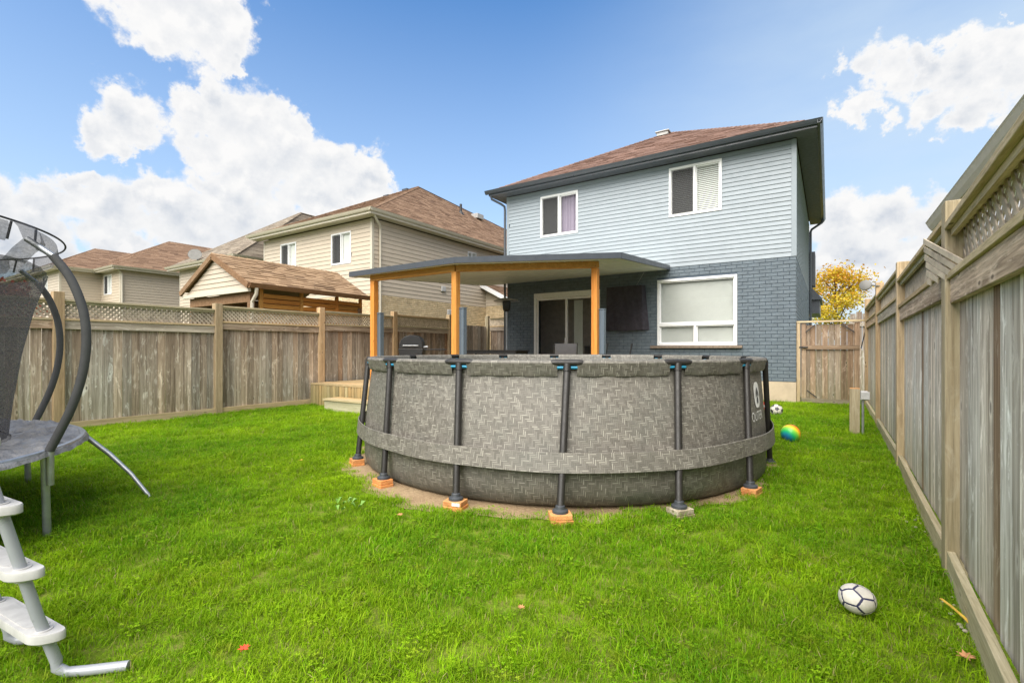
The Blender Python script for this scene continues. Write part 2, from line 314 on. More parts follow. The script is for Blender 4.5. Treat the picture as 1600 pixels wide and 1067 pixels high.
def grassmat():
    m, nt, b = new_mat('grass_blade')
    rd = nd(nt, 'ShaderNodeObjectInfo').outputs['Random']
    p = nd(nt, 'ShaderNodeNewGeometry').outputs['Position']
    big = noise(nt, p, .55, 4.); mid = noise(nt, p, 2.6, 4.)
    col = mixc(nt, mapr(nt, big, .38, .62), (.085, .290, .004, 1), (.270, .470, .006, 1))
    fine = noise(nt, p, 9., 3.)
    col = mixc(nt, mapr(nt, mid, .38, .66, 0, .6), col, (.080, .225, .004, 1))
    col = mixc(nt, mapr(nt, fine, .58, .75, 0, .6), col, (.42, .42, .05, 1))
    tip = nd(nt, 'ShaderNodeSeparateXYZ', {0: nd(nt, 'ShaderNodeUVMap').outputs[0]})
    col = mixc(nt, mth(nt, 'MULTIPLY', tip.outputs[0], .55), col, (.34, .43, .02, 1))
    col = mixc(nt, mth(nt, 'GREATER_THAN', tip.outputs[0], .95), col, (.36, .33, .12, 1))
    col = vmth(nt, 'SCALE', col, Scale=mapr(nt, rd, 0, 1, .75, 1.3))
    nt.links.new(col, b.inputs['Base Color']); b.inputs['Roughness'].default_value = .55
    b.inputs['Specular IOR Level'].default_value = .12
    tr = nd(nt, 'ShaderNodeBsdfTranslucent', {0: col})
    mx = nd(nt, 'ShaderNodeMixShader', {0: .42, 1: b, 2: tr})
    nt.links.new(mx.outputs[0], nt.nodes['Material Output'].inputs[0]); return m
M['grass'] = grassmat()
def groundmat(name, c1, c2, c3, sc=1.):
    m, nt, b = new_mat(name); p = nd(nt, 'ShaderNodeNewGeometry').outputs['Position']
    col = mixc(nt, mapr(nt, noise(nt, p, 3*sc, 6.), .3, .7), c4(c1), c4(c2))
    col = mixc(nt, mapr(nt, noise(nt, p, 19*sc, 4.), .45, .75, 0, .8), col, c4(c3))
    nt.links.new(col, b.inputs['Base Color']); b.inputs['Roughness'].default_value = .95
    b.inputs['Specular IOR Level'].default_value = .1
    bump(nt, b, noise(nt, p, 45*sc, 5.), .9, .02); return m
M['lawn'] = groundmat('lawn_thatch', (.10, .17, .012), (.16, .22, .02), (.24, .20, .07))
M['sand'] = groundmat('bare_sandy_soil', (.32, .225, .135), (.42, .31, .19), (.24, .165, .10), 1.4)
M['far_ground'] = groundmat('distant_ground', (.06, .09, .025), (.09, .12, .03), (.12, .11, .07), .1)
def leafmat(name, cols, trans=.35):
    m, nt, b = new_mat(name)
    u = nd(nt, 'ShaderNodeSeparateXYZ', {0: nd(nt, 'ShaderNodeUVMap').outputs[0]}).outputs[0]
    cr = nd(nt, 'ShaderNodeValToRGB', {0: u}); e = cr.color_ramp.elements
    e[0].color = c4(cols[0]); e[1].color = c4(cols[-1])
    for q, c in enumerate(cols[1:-1]): x = e.new((q+1)/(len(cols)-1)); x.color = c4(c)
    nt.links.new(cr.outputs[0], b.inputs['Base Color']); b.inputs['Roughness'].default_value = .6
    tr = nd(nt, 'ShaderNodeBsdfTranslucent', {0: cr.outputs[0]})
    mx = nd(nt, 'ShaderNodeMixShader', {0: trans, 1: b, 2: tr})
    nt.links.new(mx.outputs[0], nt.nodes['Material Output'].inputs[0]); return m
M['yellow_foliage'] = leafmat('yellow_autumn_leaf', [(.55, .24, .02), (.62, .42, .02), (.60, .48, .035), (.40, .38, .05)])
M['red_foliage'] = leafmat('red_autumn_leaf', [(.30, .04, .02), (.40, .10, .03), (.22, .05, .02)])
M['bark'] = wood('tree_bark', 'z', (.07, .05, .035), (.14, .11, .08), (.2, .17, .13), .3, 0, .1)

# ---------------------------------------------------------------- mesh helpers
WL = {}
def link(o, parent=None, w=None):
    COL.objects.link(o)
    w = Vector(w if w is not None else (0, 0, 0)); WL[o.name] = w
    if parent is not None:
        o.parent = parent; o.location = w - WL[parent.name]
    else: o.location = w
    return o
def thing(name, label, cat, loc, group=None):
    o = bpy.data.objects.new(name, None); o.empty_display_size = .1
    link(o, None, loc); o['label'] = label; o['category'] = cat
    if group: o['group'] = group
    return o
def tag(o, label=None, cat=None, group=None, kind=None):
    for k, v in (('label', label), ('category', cat), ('group', group), ('kind', kind)):
        if v: o[k] = v
    return o
class MB:
    def __init__(s): s.v = []; s.f = []; s.uv = []; s.hasuv = False
    def add(s, vs, fs, uvs=None):
        n = len(s.v); s.v += [tuple(p) for p in vs]
        for q, f in enumerate(fs):
            s.f.append([n+i for i in f])
            s.uv.append(uvs[q] if uvs else [(0, 0)]*len(f))
        if uvs: s.hasuv = True
        return s
    def box(s, x0, x1, y0, y1, z0, z1):
        x0, x1 = min(x0, x1), max(x0, x1); y0, y1 = min(y0, y1), max(y0, y1); z0, z1 = min(z0, z1), max(z0, z1)
        return s.add([(x0, y0, z0), (x1, y0, z0), (x1, y1, z0), (x0, y1, z0), (x0, y0, z1), (x1, y0, z1), (x1, y1, z1), (x0, y1, z1)],
                     [(0, 3, 2, 1), (4, 5, 6, 7), (0, 1, 5, 4), (1, 2, 6, 5), (2, 3, 7, 6), (3, 0, 4, 7)])
    def beam(s, a, b, w, h, up=(0, 0, 1), off=(0, 0, 0)):
        """bar from a to b; w across, h along up"""
        a, b = Vector(a)+Vector(off), Vector(b)+Vector(off); d = (b-a).normalized(); up = Vector(up)
        r = d.cross(up)
        if r.length < 1e-4: r = d.cross(Vector((1, 0, 0)))
        r.normalize(); u = r.cross(d).normalized(); r *= w/2; u *= h/2
        vs = [p+i*r+j*u for p in (a, b) for i, j in ((-1, -1), (1, -1), (1, 1), (-1, 1))]
        return s.add(vs, [(0, 1, 2, 3), (7, 6, 5, 4), (4, 5, 1, 0), (5, 6, 2, 1), (6, 7, 3, 2), (7, 4, 0, 3)])
    def prism(s, poly, ext):
        """closed planar polygon (3d points) pushed along ext"""
        n = len(poly); e = Vector(ext); a = [Vector(p) for p in poly]; vs = a+[p+e for p in a]
        nrm = Vector((0, 0, 0))
        for i in range(n): nrm += (a[i]-a[0]).cross(a[(i+1) % n]-a[0])
        flip = nrm.dot(e) > 0
        fs = [tuple(range(n))[::-1], tuple(range(n, 2*n))] + [(i, (i+1) % n, n+(i+1) % n, n+i) for i in range(n)]
        if not flip: fs = [f[::-1] for f in fs]
        return s.add(vs, fs)
    def tube(s, path, r, seg=10, closed=False, caps=True, sq=1.):
        P = [Vector(p) for p in path]; n = len(P); rs = r if isinstance(r, (list, tuple)) else [r]*n
        base = len(s.v); vs = []; ref = None
        for i, p in enumerate(P):
            if closed: t = P[(i+1) % n]-P[i-1]
            else: t = P[min(i+1, n-1)]-P[max(i-1, 0)]
            t.normalize()
            if ref is None:
                ref = t.cross(Vector((0, 0, 1)))
                if ref.length < .1: ref = t.cross(Vector((1, 0, 0)))
            ref = (ref - t*ref.dot(t)).normalized(); o = t.cross(ref)
            for k in range(seg):
                a = 2*math.pi*k/seg; vs.append(p+rs[i]*(ref*math.cos(a)+o*sq*math.sin(a)))
        fs = []
        for i in range(n if closed else n-1):
            for k in range(seg):
                a, b = i*seg, ((i+1) % n)*seg; k2 = (k+1) % seg
                fs.append((a+k, a+k2, b+k2, b+k))
        if caps and not closed: fs += [tuple(range(seg))[::-1], tuple((n-1)*seg+k for k in range(seg))]
        return s.add(vs, fs)
    def lathe(s, prof, c, seg=24):
        vs = []; n = len(prof)
        for r, z in prof:
            for k in range(seg):
                a = 2*math.pi*k/seg; vs.append((c[0]+r*math.cos(a), c[1]+r*math.sin(a), c[2]+z))
        fs = [(i*seg+k, i*seg+(k+1) % seg, (i+1)*seg+(k+1) % seg, (i+1)*seg+k) for i in range(n-1) for k in range(seg)]
        fs += [tuple(range(seg))[::-1], tuple((n-1)*seg+k for k in range(seg))]
        return s.add(vs, fs)
    def build(s, name, m, parent=None, kind=None, smooth=False, bevel=0., label=None):
        a = np.array(s.v, dtype=float); c = (a.min(0)+a.max(0))/2
        if parent is None and kind is None: c = np.array([c[0], c[1], a[:, 2].min()])
        me = bpy.data.meshes.new(name); me.from_pydata((a-c).tolist(), [], s.f)
        if s.hasuv:
            l = me.uv_layers.new(name='UVMap')
            l.data.foreach_set('uv', np.array([q for f in s.uv for q in f], dtype=np.float32).ravel())
        me.materials.append(M[m] if isinstance(m, str) else m)
        if smooth:
            me.polygons.foreach_set('use_smooth', [True]*len(me.polygons))
            try: me.set_sharp_from_angle(angle=R(38))
            except Exception: pass
        o = bpy.data.objects.new(name, me); link(o, parent, c)
        if kind: o['kind'] = kind
        if label: o['label'] = label
        if bevel:
            b = o.modifiers.new('bevel', 'BEVEL'); b.width = bevel; b.segments = 2; b.limit_method = 'ANGLE'
        return o
def copy_tree(o, loc, parent=None):
    c = o.copy(); COL.objects.link(c); WL[c.name] = Vector(loc)
    if parent is not None: c.parent = parent
    else: c.location = loc
    for ch in o.children: copy_tree(ch, WL[ch.name]-WL[o.name]+Vector(loc), c)
    return c
def clone(o, parent, w):
    c = o.copy(); COL.objects.link(c); WL[c.name] = Vector(w); c.parent = parent; c.location = Vector(w)-WL[parent.name]; return c

class Face:
    """a wall plane: u runs along it, w points out of it"""
    def __init__(s, kind, c): s.k = kind; s.c = c
    def p(s, u, w, z): return (u, s.c-w, z) if s.k == '-Y' else (s.c+w, u, z)
    def box(s, mb, u0, u1, w0, w1, z0, z1):
        a, b = s.p(u0, w0, z0), s.p(u1, w1, z1); return mb.box(a[0], b[0], a[1], b[1], a[2], b[2])
def wall_cells(F, u0, u1, z0, z1, holes, w0, w1, mb):
    us = sorted({u0, u1, *[h[0] for h in holes], *[h[1] for h in holes]}); zs = sorted({z0, z1, *[h[2] for h in holes], *[h[3] for h in holes]})
    us = [u for u in us if u0 <= u <= u1]; zs = [z for z in zs if z0 <= z <= z1]
    for za, zb in zip(zs, zs[1:]):
        run = None
        for ua, ub in list(zip(us, us[1:]))+[(None, None)]:
            solid = ua is not None and not any(h[0]-1e-6 <= ua and ub <= h[1]+1e-6 and h[2]-1e-6 <= za and zb <= h[3]+1e-6 for h in holes)
            if solid: run = (run[0] if run else ua, ub)
            elif run: F.box(mb, run[0], run[1], w0, w1, za, zb); run = None
def spans(u0, u1, za, zb, holes):
    out = [(u0, u1)]
    for h in holes:
        if h[3] <= za+.01 or h[2] >= zb-.01: continue
        nx = []
        for a, b in out:
            if h[1] <= a or h[0] >= b: nx.append((a, b)); continue
            if h[0]-a > .02: nx.append((a, h[0]))
            if b-h[1] > .02: nx.append((h[1], b))
        out = nx
    return out
def siding(F, parent, u0, u1, z0, z1, holes, h, mat, as_parts=True, name='siding_board'):
    big = MB(); n = max(1, round((z1-z0)/h)); h = (z1-z0)/n
    for i in range(n):
        za, zb = z0+i*h, z0+(i+1)*h
        cut = []
        for a, b in spans(u0, u1, za, zb, holes):                     # boards come in 3.7 m lengths, joints staggered
            q = a-(a-u0) % 3.66-(i*1.37) % 3.66
            while q < b:
                if min(b, q+3.66)-max(a, q) > .05: cut.append((max(a, q), min(b, q+3.658)))
                q += 3.66
        for a, b in cut:
            mb = MB() if as_parts else big
            pr = [(0.001, za+.001), (.019, za+.001), (.0195, za+.005), (.010, za+h*.55), (.004, zb-.006), (0.001, zb-.006)]
            mb.add([F.p(a, w, z) for w, z in pr]+[F.p(b, w, z) for w, z in pr],
                   [tuple(range(6)), tuple(range(11, 5, -1))]+[(k, k+6, (k+1) % 6+6, (k+1) % 6) for k in range(6)])
            if as_parts: mb.build(name, mat, parent)
        for hl in holes:                                              # short pieces above and below an opening
            for q0, q1 in ((za, hl[2]-.004), (hl[3]+.004, zb)):
                if za-.001 <= q0 and q1 <= zb+.001 and q1-q0 > .012 and hl[0] < u1 and hl[1] > u0:
                    mb = MB() if as_parts else big
                    F.box(mb, hl[0]+.001, hl[1]-.001, .0012, .0115, q0+.002, q1-.002)
                    if as_parts: mb.build(name, mat, parent)
    if not as_parts: big.build('siding', mat, parent, kind='stuff')
def bricks(F, parent, u0, u1, z0, z1, holes, L, H, mat, nparts=0, key=None, mortar=.011, out=.012):
    cells = []; n = round((z1-z0)/H); H = (z1-z0)/n
    for i in range(n):
        za, zb = z0+i*H, z0+(i+1)*H
        for a, b in spans(u0, u1, za, zb, holes):
            u = a - (a-u0) % L - (L/2 if i % 2 else 0)
            while u < b:
                p, q = max(a, u), min(b, u+L)
                if q-p > .03: cells.append((p+mortar/2, q-mortar/2, za+mortar/2, zb-mortar/2))
                u += L
    if key: cells.sort(key=key)
    cache = {}; rest = MB()
    for i, (a, b, c, d) in enumerate(cells):
        j = out+random.uniform(-.003, .004)
        if i < nparts:
            k = round(b-a, 3)
            if k in cache:
                o = clone(cache[k], parent, WL[cache[k].name]); w = Vector(F.p((a+b)/2, (j-.02)/2, (c+d)/2))
                o.location = w-WL[parent.name]; WL[o.name] = w
            else: cache[k] = F.box(MB(), a, b, -.02, j, c, d).build('brick', mat, parent, bevel=.004)
        else: F.box(rest, a, b, -.02, j, c, d)
    if rest.v: rest.build('brickwork', mat, parent, kind='stuff')
def window(F, house, u0, u1, z0, z1, panes, frame='white_vinyl', fw=.055, depth=.10, mid=None, backs=None, proud=.03, label=None, bp=.025):
    """panes: list of (ua, ub, za, zb) openings; frame fills round them"""
    mb = MB(); wall_cells(F, u0, u1, z0, z1, panes, -depth, proud, mb)
    o = mb.build('window', frame, house, bevel=.005, label=label)
    for q, (a, b, c, d) in enumerate(panes):
        off = -.02-.022*(q % 2)
        s = MB(); wall_cells(F, a+.001, b-.001, c+.001, d-.001, [(a+.03, b-.03, c+.03, d-.03)], off-.02, off+.012, s); s.build('sash', frame, o)
        F.box(MB(), a+.028, b-.028, c+.028, d-.028, off-.012, off-.006).build('pane', 'glass', o)
        bk = backs[q] if backs else None
        if bk == 'blind':
            m = MB(); z = c+.02
            while z < d-.01:
                p = [F.p(a+.012, -.090, z+bp*.82), F.p(b-.012, -.090, z+bp*.82), F.p(b-.012, -.070, z), F.p(a+.012, -.070, z)]
                m.add(p+[Vector(x)+Vector((0, 0, .0015)) for x in p], [(0, 1, 2, 3), (7, 6, 5, 4), (0, 3, 7, 4), (1, 5, 6, 2), (2, 6, 7, 3), (0, 4, 5, 1)]); z += bp
            m.build('blind', 'blind', o, kind='stuff')
        elif bk == 'screen_blind':
            m = MB(); z = c+.02
            while z < d-.01:
                m.add([F.p(a+.012, -.095, z+.030), F.p(b-.012, -.095, z+.030), F.p(b-.012, -.068, z), F.p(a+.012, -.068, z)], [(0, 1, 2, 3)]); z += bp
            m.build('blind', 'blind', o, kind='stuff')
            F.box(MB(), a+.02, b-.02, .014, .016, c+.02, d-.02).build('insect_screen', netm, o)
        elif bk == 'curtain':  # folded sheet whose colour stands for a reflection in the pane
            m = MB(); k = 28; pts = [F.p(a+(b-a)*i/k, -.14+.02*math.sin(i*1.9)+.008*math.sin(i*.7), 0) for i in range(k+1)]
            vs = [(x, y, zz) for zz in (c-.02, d+.02) for x, y, _ in pts]
            m.add(vs, [(i, i+1, k+2+i, k+1+i) for i in range(k)]); m.build('curtain', 'curtain', o, smooth=True)
        elif bk == 'screen':
            F.box(MB(), a+.02, b-.02, .014, .016, c+.02, d-.02).build('insect_screen', netm, o)
            F.box(MB(), a, b, -.16, -.15, c-.02, d+.02).build('curtain', 'screen', o)
        elif bk: F.box(MB(), a+.005, b-.005, -.08, -.07, c+.002, d-.002).build('blind', bk, o)
    return o
netm = netmat('insect_mesh', .52, (.06, .06, .062))
def roof_plane(mb, A, B, C, D, exp=.15, tab=.30, lift=.010, seedv=0):
    """shingle courses: eave A->B, top D->C; every tab its own raised, uneven face"""
    A, B, C, D = [Vector(x) for x in (A, B, C, D)]; rr = random.Random(seedv)
    n = ((B-A).cross(D-A)).normalized()
    if n.z < 0: n = -n
    L = ((D+C)/2-(A+B)/2).length; k = max(2, round(L/exp))
    for i in range(k):
        t0, t1 = i/k, min(1, (i+1.15)/k); l0, r0 = A.lerp(D, t0), B.lerp(C, t0); l1, r1 = A.lerp(D, t1), B.lerp(C, t1)
        w = (r0-l0).length
        if w < .05: continue
        m = max(1, round(w/tab)); sh = rr.random()
        cuts = sorted({0., 1., *[(q+sh)/m for q in range(m) if 0 < (q+sh)/m < 1]})
        for ua, ub in zip(cuts, cuts[1:]):
            lf = lift*rr.choice((.7, 1., 1.7)); dr = rr.uniform(0, .012)*((A-D).normalized())
            p = [l0.lerp(r0, ua)+dr, l0.lerp(r0, ub)+dr, l1.lerp(r1, ub), l1.lerp(r1, ua)]
            a, b, c, d = p[0]+n*lf, p[1]+n*lf, p[2]+n*.002, p[3]+n*.002
            u = (rr.random(), rr.random())
            mb.add([a, b, c, d, p[0], p[1]], [(0, 1, 2, 3), (4, 5, 1, 0)], [[u]*4, [u]*4])
    return mb
def roof_base(mb, polys):
    for p in polys: mb.add(p, [tuple(range(len(p)))], [[(0, 0)]*len(p)])
def hip_cap(mb, a, b, r=.09, n=None):
    """ridge cap tiles along an edge"""
    a, b = Vector(a), Vector(b); L = (b-a).length; k = max(1, int(L/.2)); d = (b-a).normalized()
    s = d.cross(Vector((0, 0, 1))).normalized(); up = s.cross(d)
    for i in range(k):
        p, q = a.lerp(b, i/k), a.lerp(b, min(1, (i+1.2)/k)); u = (random.random(), random.random()*.8)
        e0, e1 = up*.028, up*.012
        vs = [p-s*r-up*.035+e0*.3, p+e0, p+s*r-up*.035+e0*.3, q-s*r-up*.035, q+e1, q+s*r-up*.035]
        mb.add(vs, [(0, 1, 4, 3), (1, 2, 5, 4), (0, 2, 1)], [[u]*4, [u]*4, [u]*3])

# ---------------------------------------------------------------- ground
def sheet(name, x0, x1, y0, y1, z, m): return tag(MB().add([(x0, y0, z), (x1, y0, z), (x1, y1, z), (x0, y1, z)], [(0, 1, 2, 3)]).build(name, m, kind='structure'))
sheet('ground', -900, 900, -900, 900, -.03, 'far_ground')
sheet('lawn', -10.3, .72, -6, 14.2, -.006, 'lawn')
POOL = Vector((-3.01, 5.76, 0)); PR = 2.44
def ang(a, r, z, c=POOL): return (c.x+r*math.cos(R(a)), c.y+r*math.sin(R(a)), z)
def sand_r(a):
    a = (a+180) % 360-180
    base = 2.55+.30*math.exp(-((a+85)/48)**2)
    return base+.045*math.sin(a*.19)+.035*math.sin(a*.43+1)+.02*math.sin(a*.97)
mb = MB(); K = 180
mb.add([(POOL.x, POOL.y, .003)]+[ang(i*2, sand_r(i*2), .003) for i in range(K)], [(0, 1+i, 1+(i+1) % K) for i in range(K)])
mb.build('sandy_soil', 'sand', kind='structure')

# ---------------------------------------------------------------- the blue-grey house
HX0, HX1, HY, HB_Y = -9.05, -.67, 13.6, 23.0
F = Face('-Y', HY); FX = Face('+X', HX1)
house = thing('house', 'blue grey two storey house with painted brick ground floor and hipped brown roof', 'house', (-4.86, 18.3, 0))
W1 = (-7.76, -6.44, 4.88, 6.19); W2 = (-3.69, -2.33, 4.93, 6.28); BIG = (-4.01, -1.965, 1.41, 3.23); DOOR = (-8.0, -5.72, .52, 3.10)
holes = [W1, W2, BIG, DOOR]
mb = MB(); wall_cells(F, HX0+.012, HX1-.012, .51, 6.40, holes, -.20, -.001, mb)
mb.box(HX0, HX0+.18, HY+.2, HB_Y, .51, 6.4); mb.box(HX1-.19, HX1-.002, HY+.2, HB_Y, .51, 6.4); mb.box(HX0+.18, HX1-.19, HB_Y-.18, HB_Y, .51, 6.4)
mb.build('wall', 'blue_mortar', house)
MB().box(HX0-.01, HX1+.01, HY-.012, HB_Y, -.1, .508).build('foundation', 'foundation', house)
mb = MB(); mb.box(HX0+.2, HX1-.2, HY+.21, HB_Y-.2, .45, .515); mb.box(HX0+.2, HX1-.2, HY+.21, HB_Y-.2, 3.55, 3.7); mb.box(HX0+.2, -5.0, HY+1.9, HY+2.0, .515, 3.55); mb.box(-7.9, -6.9, HY+1.45, HY+1.9, .52, 1.42); mb.box(-6.7, -6.2, HY+1.5, HY+1.9, .52, 2.45); mb.box(HX0+.2, HX1-.2, HY+3.6, HY+3.7, 3.7, 6.38)
mb.box(-5.0, -4.9, HY+.21, HY+3.6, .515, 3.55); mb.box(-5.2, -5.1, HY+.21, HY+3.6, 3.7, 6.38)
mb.build('interior', 'interior', house)
siding(F, house, HX0+.07, HX1-.09, 3.56, 6.40, [W1, W2], .115, 'blue_siding')
siding(FX, house, HY+.01, HB_Y, 3.56, 6.40, [], .115, 'blue_siding', False)
mb = MB(); F.box(mb, HX1-.09, HX1+.022, 0, .022, 3.56, 6.40); FX.box(mb, HY, HY+.09, 0, .0215, 3.56, 6.4)
mb.build('corner_trim', 'blue_siding', house, bevel=.004); F.box(MB(), HX0-.02, HX0+.07, 0, .022, 3.56, 6.4).build('corner_trim', 'blue_siding', house, bevel=.004)
bricks(F, house, HX0, HX1, .512, 3.555, [BIG, DOOR], .262, .0895, 'blue_brick', 300, key=lambda c: -c[0])
bricks(FX, house, HY-.01, HB_Y, .512, 3.555, [], .262, .0895, 'blue_brick', 0)
F.box(MB(), -4.19, -1.84, -.05, .10, 1.335, 1.405).build('window_sill', 'stone_sill', house, bevel=.008)
def two(w, m=.06, mull=.05):
    u = (w[0]+w[1])/2; return [(w[0]+m, u-mull/2, w[2]+m, w[3]-m), (u+mull/2, w[1]-m, w[2]+m, w[3]-m)]
window(F, house, *W1, two(W1), backs=['screen', 'curtain'], label='smaller upper window with dark left pane and mauve right pane')
window(F, house, *W2, two(W2), backs=['screen_blind', 'blind'], bp=.050, label='larger upper window with closed white blinds')
b0 = 1.98
window(F, house, *BIG, [(BIG[0]+.065, BIG[1]-.065, b0+.04, BIG[3]-.065), (BIG[0]+.065, -3.03, BIG[2]+.06, b0-.04), (-2.97, BIG[1]-.065, BIG[2]+.06, b0-.04)],
       backs=['blind', 'blind', 'blind'], label='large ground floor window over a stone sill')
# sliding door
mb = MB(); dm = -6.86
wall_cells(F, *DOOR, [(DOOR[0]+.07, DOOR[1]-.07, DOOR[2]+.05, DOOR[3]-.16)], -.12, .03, mb)
door = mb.build('sliding_door', 'white_vinyl', house, bevel=.005)
for a, b, o in ((DOOR[0]+.072, dm+.04, -.03), (dm-.04, DOOR[1]-.072, -.075)):
    s = MB(); wall_cells(F, a, b, DOOR[2]+.052, DOOR[3]-.162, [(a+.07, b-.07, DOOR[2]+.14, DOOR[3]-.23)], o-.018, o+.018, s); s.build('door_leaf', 'white_vinyl', door, bevel=.004)
    F.box(MB(), a+.068, b-.068, DOOR[2]+.138, DOOR[3]-.228, o-.004, o+.004).build('pane', 'glass', door)
F.box(MB(), dm-.035, dm-.015, -.01, .03, 1.42, 1.66).build('handle', 'white_vinyl', door, bevel=.004)
mb = MB()
for cx0, cx1 in ((-6.72, -6.42),):
    k = 20; pts = [F.p(cx0+(cx1-cx0)*i/k, -.30+.03*math.sin(i*1.6), 0) for i in range(k+1)]
    mb.add([(x, y, z) for z in (.55, 2.85) for x, y, _ in pts], [(i, i+1, k+2+i, k+1+i) for i in range(k)])
mb.build('curtain', 'blind', door, smooth=True)
# roof
ex0, ex1, ey0, ey1, ez = HX0-.45, HX1+.45, HY-.45, HB_Y+.4, 6.56
ap1, ap2 = (-4.86, 17.8, 9.12), (-4.86, 18.6, 9.12)
e = [(ex0, ey0, ez), (ex1, ey0, ez), (ex1, ey1, ez), (ex0, ey1, ez)]
mb = MB(); roof_base(mb, [[e[0], e[1], ap1], [e[1], e[2], ap2, ap1], [e[2], e[3], ap2], [e[3], e[0], ap1, ap2]])
roof_plane(mb, e[0], e[1], ap1, ap1, seedv=1); roof_plane(mb, e[1], e[2], ap2, ap1, .2, .6, seedv=2); roof_plane(mb, e[3], e[0], ap1, ap2, .2, .6, seedv=3)
for a, b in ((e[0], ap1), (e[1], ap1), (ap1, ap2)): hip_cap(mb, a, b)
roof = mb.build('roof', 'shingle_red', house)
mb = MB(); mb.box(ex0+.02, ex1-.02, ey0+.02, HY-.03, ez-.15, ez-.135); mb.box(HX1+.03, ex1-.02, HY-.03, ey1, ez-.15, ez-.135); mb.box(ex0+.02, HX0-.03, HY-.03, ey1, ez-.15, ez-.135)
mb.build('soffit', 'soffit', house)
mb = MB(); mb.box(ex0, ex1, ey0, ey0+.02, ez-.16, ez-.005); mb.box(ex1-.02, ex1, ey0+.02, ey1, ez-.16, ez-.005); mb.box(ex0, ex0+.02, ey0+.02, ey1, ez-.16, ez-.005)
mb.build('fascia', 'fascia', house)
def gutter(mb, a, b, out, top):
    a, b, o = Vector(a), Vector(b), Vector(out)
    pr = [(0, 0), (.0, -.105), (.055, -.105), (.085, -.06), (.105, -.015), (.115, 0), (.095, 0), (.09, -.012), (.05, -.09), (.012, -.09), (.012, 0)]
    n = len(pr); mb.add([p+o*x+Vector((0, 0, top+z)) for p in (a, b) for x, z in pr], [tuple(range(n)), tuple(range(2*n-1, n-1, -1))]+[(k, (k+1) % n, (k+1) % n+n, k+n) for k in range(n)])
mb = MB(); gutter(mb, (ex0-.1, ey0-.003, 0), (ex1+.1, ey0-.003, 0), (0, -1, 0), ez); gutter(mb, (ex1+.003, ey0-.1, 0), (ex1+.003, ey1, 0), (1, 0, 0), ez-.001)
mb.build('gutter', 'fascia', house)
mb = MB(); mb.tube([(HX0-.4, HY-.42, ez-.1), (HX0-.36, HY-.40, ez-.26), (HX0-.14, HY-.16, ez-.40), (HX0-.07, HY-.07, ez-.47), (HX0-.06, HY-.06, ez-.6), (HX0-.06, HY-.06, .15)], .038, 8)
mb.tube([(ex1+.04, 22.9, ez-.1), (ex1, 22.9, ez-.22), (HX1+.1, 22.9, ez-.45), (HX1+.06, 22.9, ez-.55), (HX1+.06, 22.9, .1)], .045, 8)
mb.build('downspout', 'fascia', house, smooth=True)
mb = MB(); mb.box(-5.15, -4.75, 17.35, 17.75, 8.9, 9.02); mb.box(-5.19, -4.71, 17.31, 17.79, 9.02, 9.06); mb.build('roof_vent', 'galv_vent', house, bevel=.01)
# darker projection on the far side of the house
mb = MB(); mb.box(HX1, -.46, 23.1, 24.2, 3.9, 5.25); mb.box(HX1, -.30, 23.0, 26, 2.75, 3.3)
mb.add([(HX1, 22.9, 3.9), (-.22, 22.9, 3.35), (-.22, 26, 3.35), (HX1, 26, 3.9), (HX1, 22.9, 3.3), (-.22, 22.9, 3.28), (-.22, 26, 3.28), (HX1, 26, 3.3)], [(0, 1, 2, 3), (4, 7, 6, 5), (0, 4, 5, 1), (1, 5, 6, 2), (2, 6, 7, 3)])
mb.build('side_porch', 'fascia', house)
mb = MB(); mb.tube([(-4.62, HY-.03, 3.1), (-4.2, HY-.55, 3.42)], .005, 6); mb.build('cable', 'rail_grey', house)

# ---------------------------------------------------------------- covered deck
DZ = .52
deck = thing('deck', 'low timber deck with vertical board skirt and step below the patio cover', 'deck', (-7, 10, 0))
DP = [(-10.18, 6.95), (-6.35, 6.95), (-3.72, 9.35), (-3.72, 13.56), (-10.18, 13.56)]
def deck_x(y):
    if y < 9.35: return -6.35+(y-6.95)/2.4*2.63
    return -3.72
y = 6.95
while y < 13.5:
    r = min(deck_x(y), deck_x(y+.138)) if y < 9.35 else -3.72
    MB().box(-10.16, r, y, y+.136, DZ-.036, DZ+random.uniform(-.002, .002)).build('deck_board', 'deck', deck); y += .142
mb = MB(); mb.beam((-10.18, 7.0, .36), (-6.33, 7.0, .36), .04, .24); mb.beam((-6.35, 7.0, .36), (-3.75, 9.38, .36), .04, .24); mb.beam((-3.75, 9.38, .36), (-3.75, 13.5, .36), .04, .24)
for px_, py_ in ((-9.9, 7.3), (-8, 7.3), (-6.4, 7.3), (-5, 8.6), (-3.95, 9.7), (-3.95, 12.5), (-9.9, 12.5)): mb.box(px_-.06, px_+.06, py_-.06, py_+.06, -.05, .25)
mb.build('joists', 'mossy_x', deck)
x = -10.17
while x < -6.4:
    w = random.uniform(.085, .10); MB().box(x, x+w, 6.955+random.uniform(-.004, .004), 6.978, -.02, DZ-.04+random.uniform(-.006, 0)).build('skirt_board', 'skirt', deck); x += w+.012
d1 = Vector((2.63, 2.40, 0)).normalized(); n1v = Vector((d1.y, -d1.x, 0)); x = 0
while x < 3.5:
    p = Vector((-6.35, 6.95, 0))+d1*(x+.05); MB().beam(p+Vector((0, 0, -.02)), p+Vector((0, 0, DZ-.045)), .095, .022, up=n1v).build('skirt_board', 'skirt', deck); x += .108
st = thing('deck_step', 'single mossy box step in front of the timber deck', 'step', (-8.5, 6.75, 0))
for k in range(2): MB().box(-9.08, -7.3, 6.50+k*.205, 6.70+k*.205, .215, .252).build('tread_board', 'deck', st)
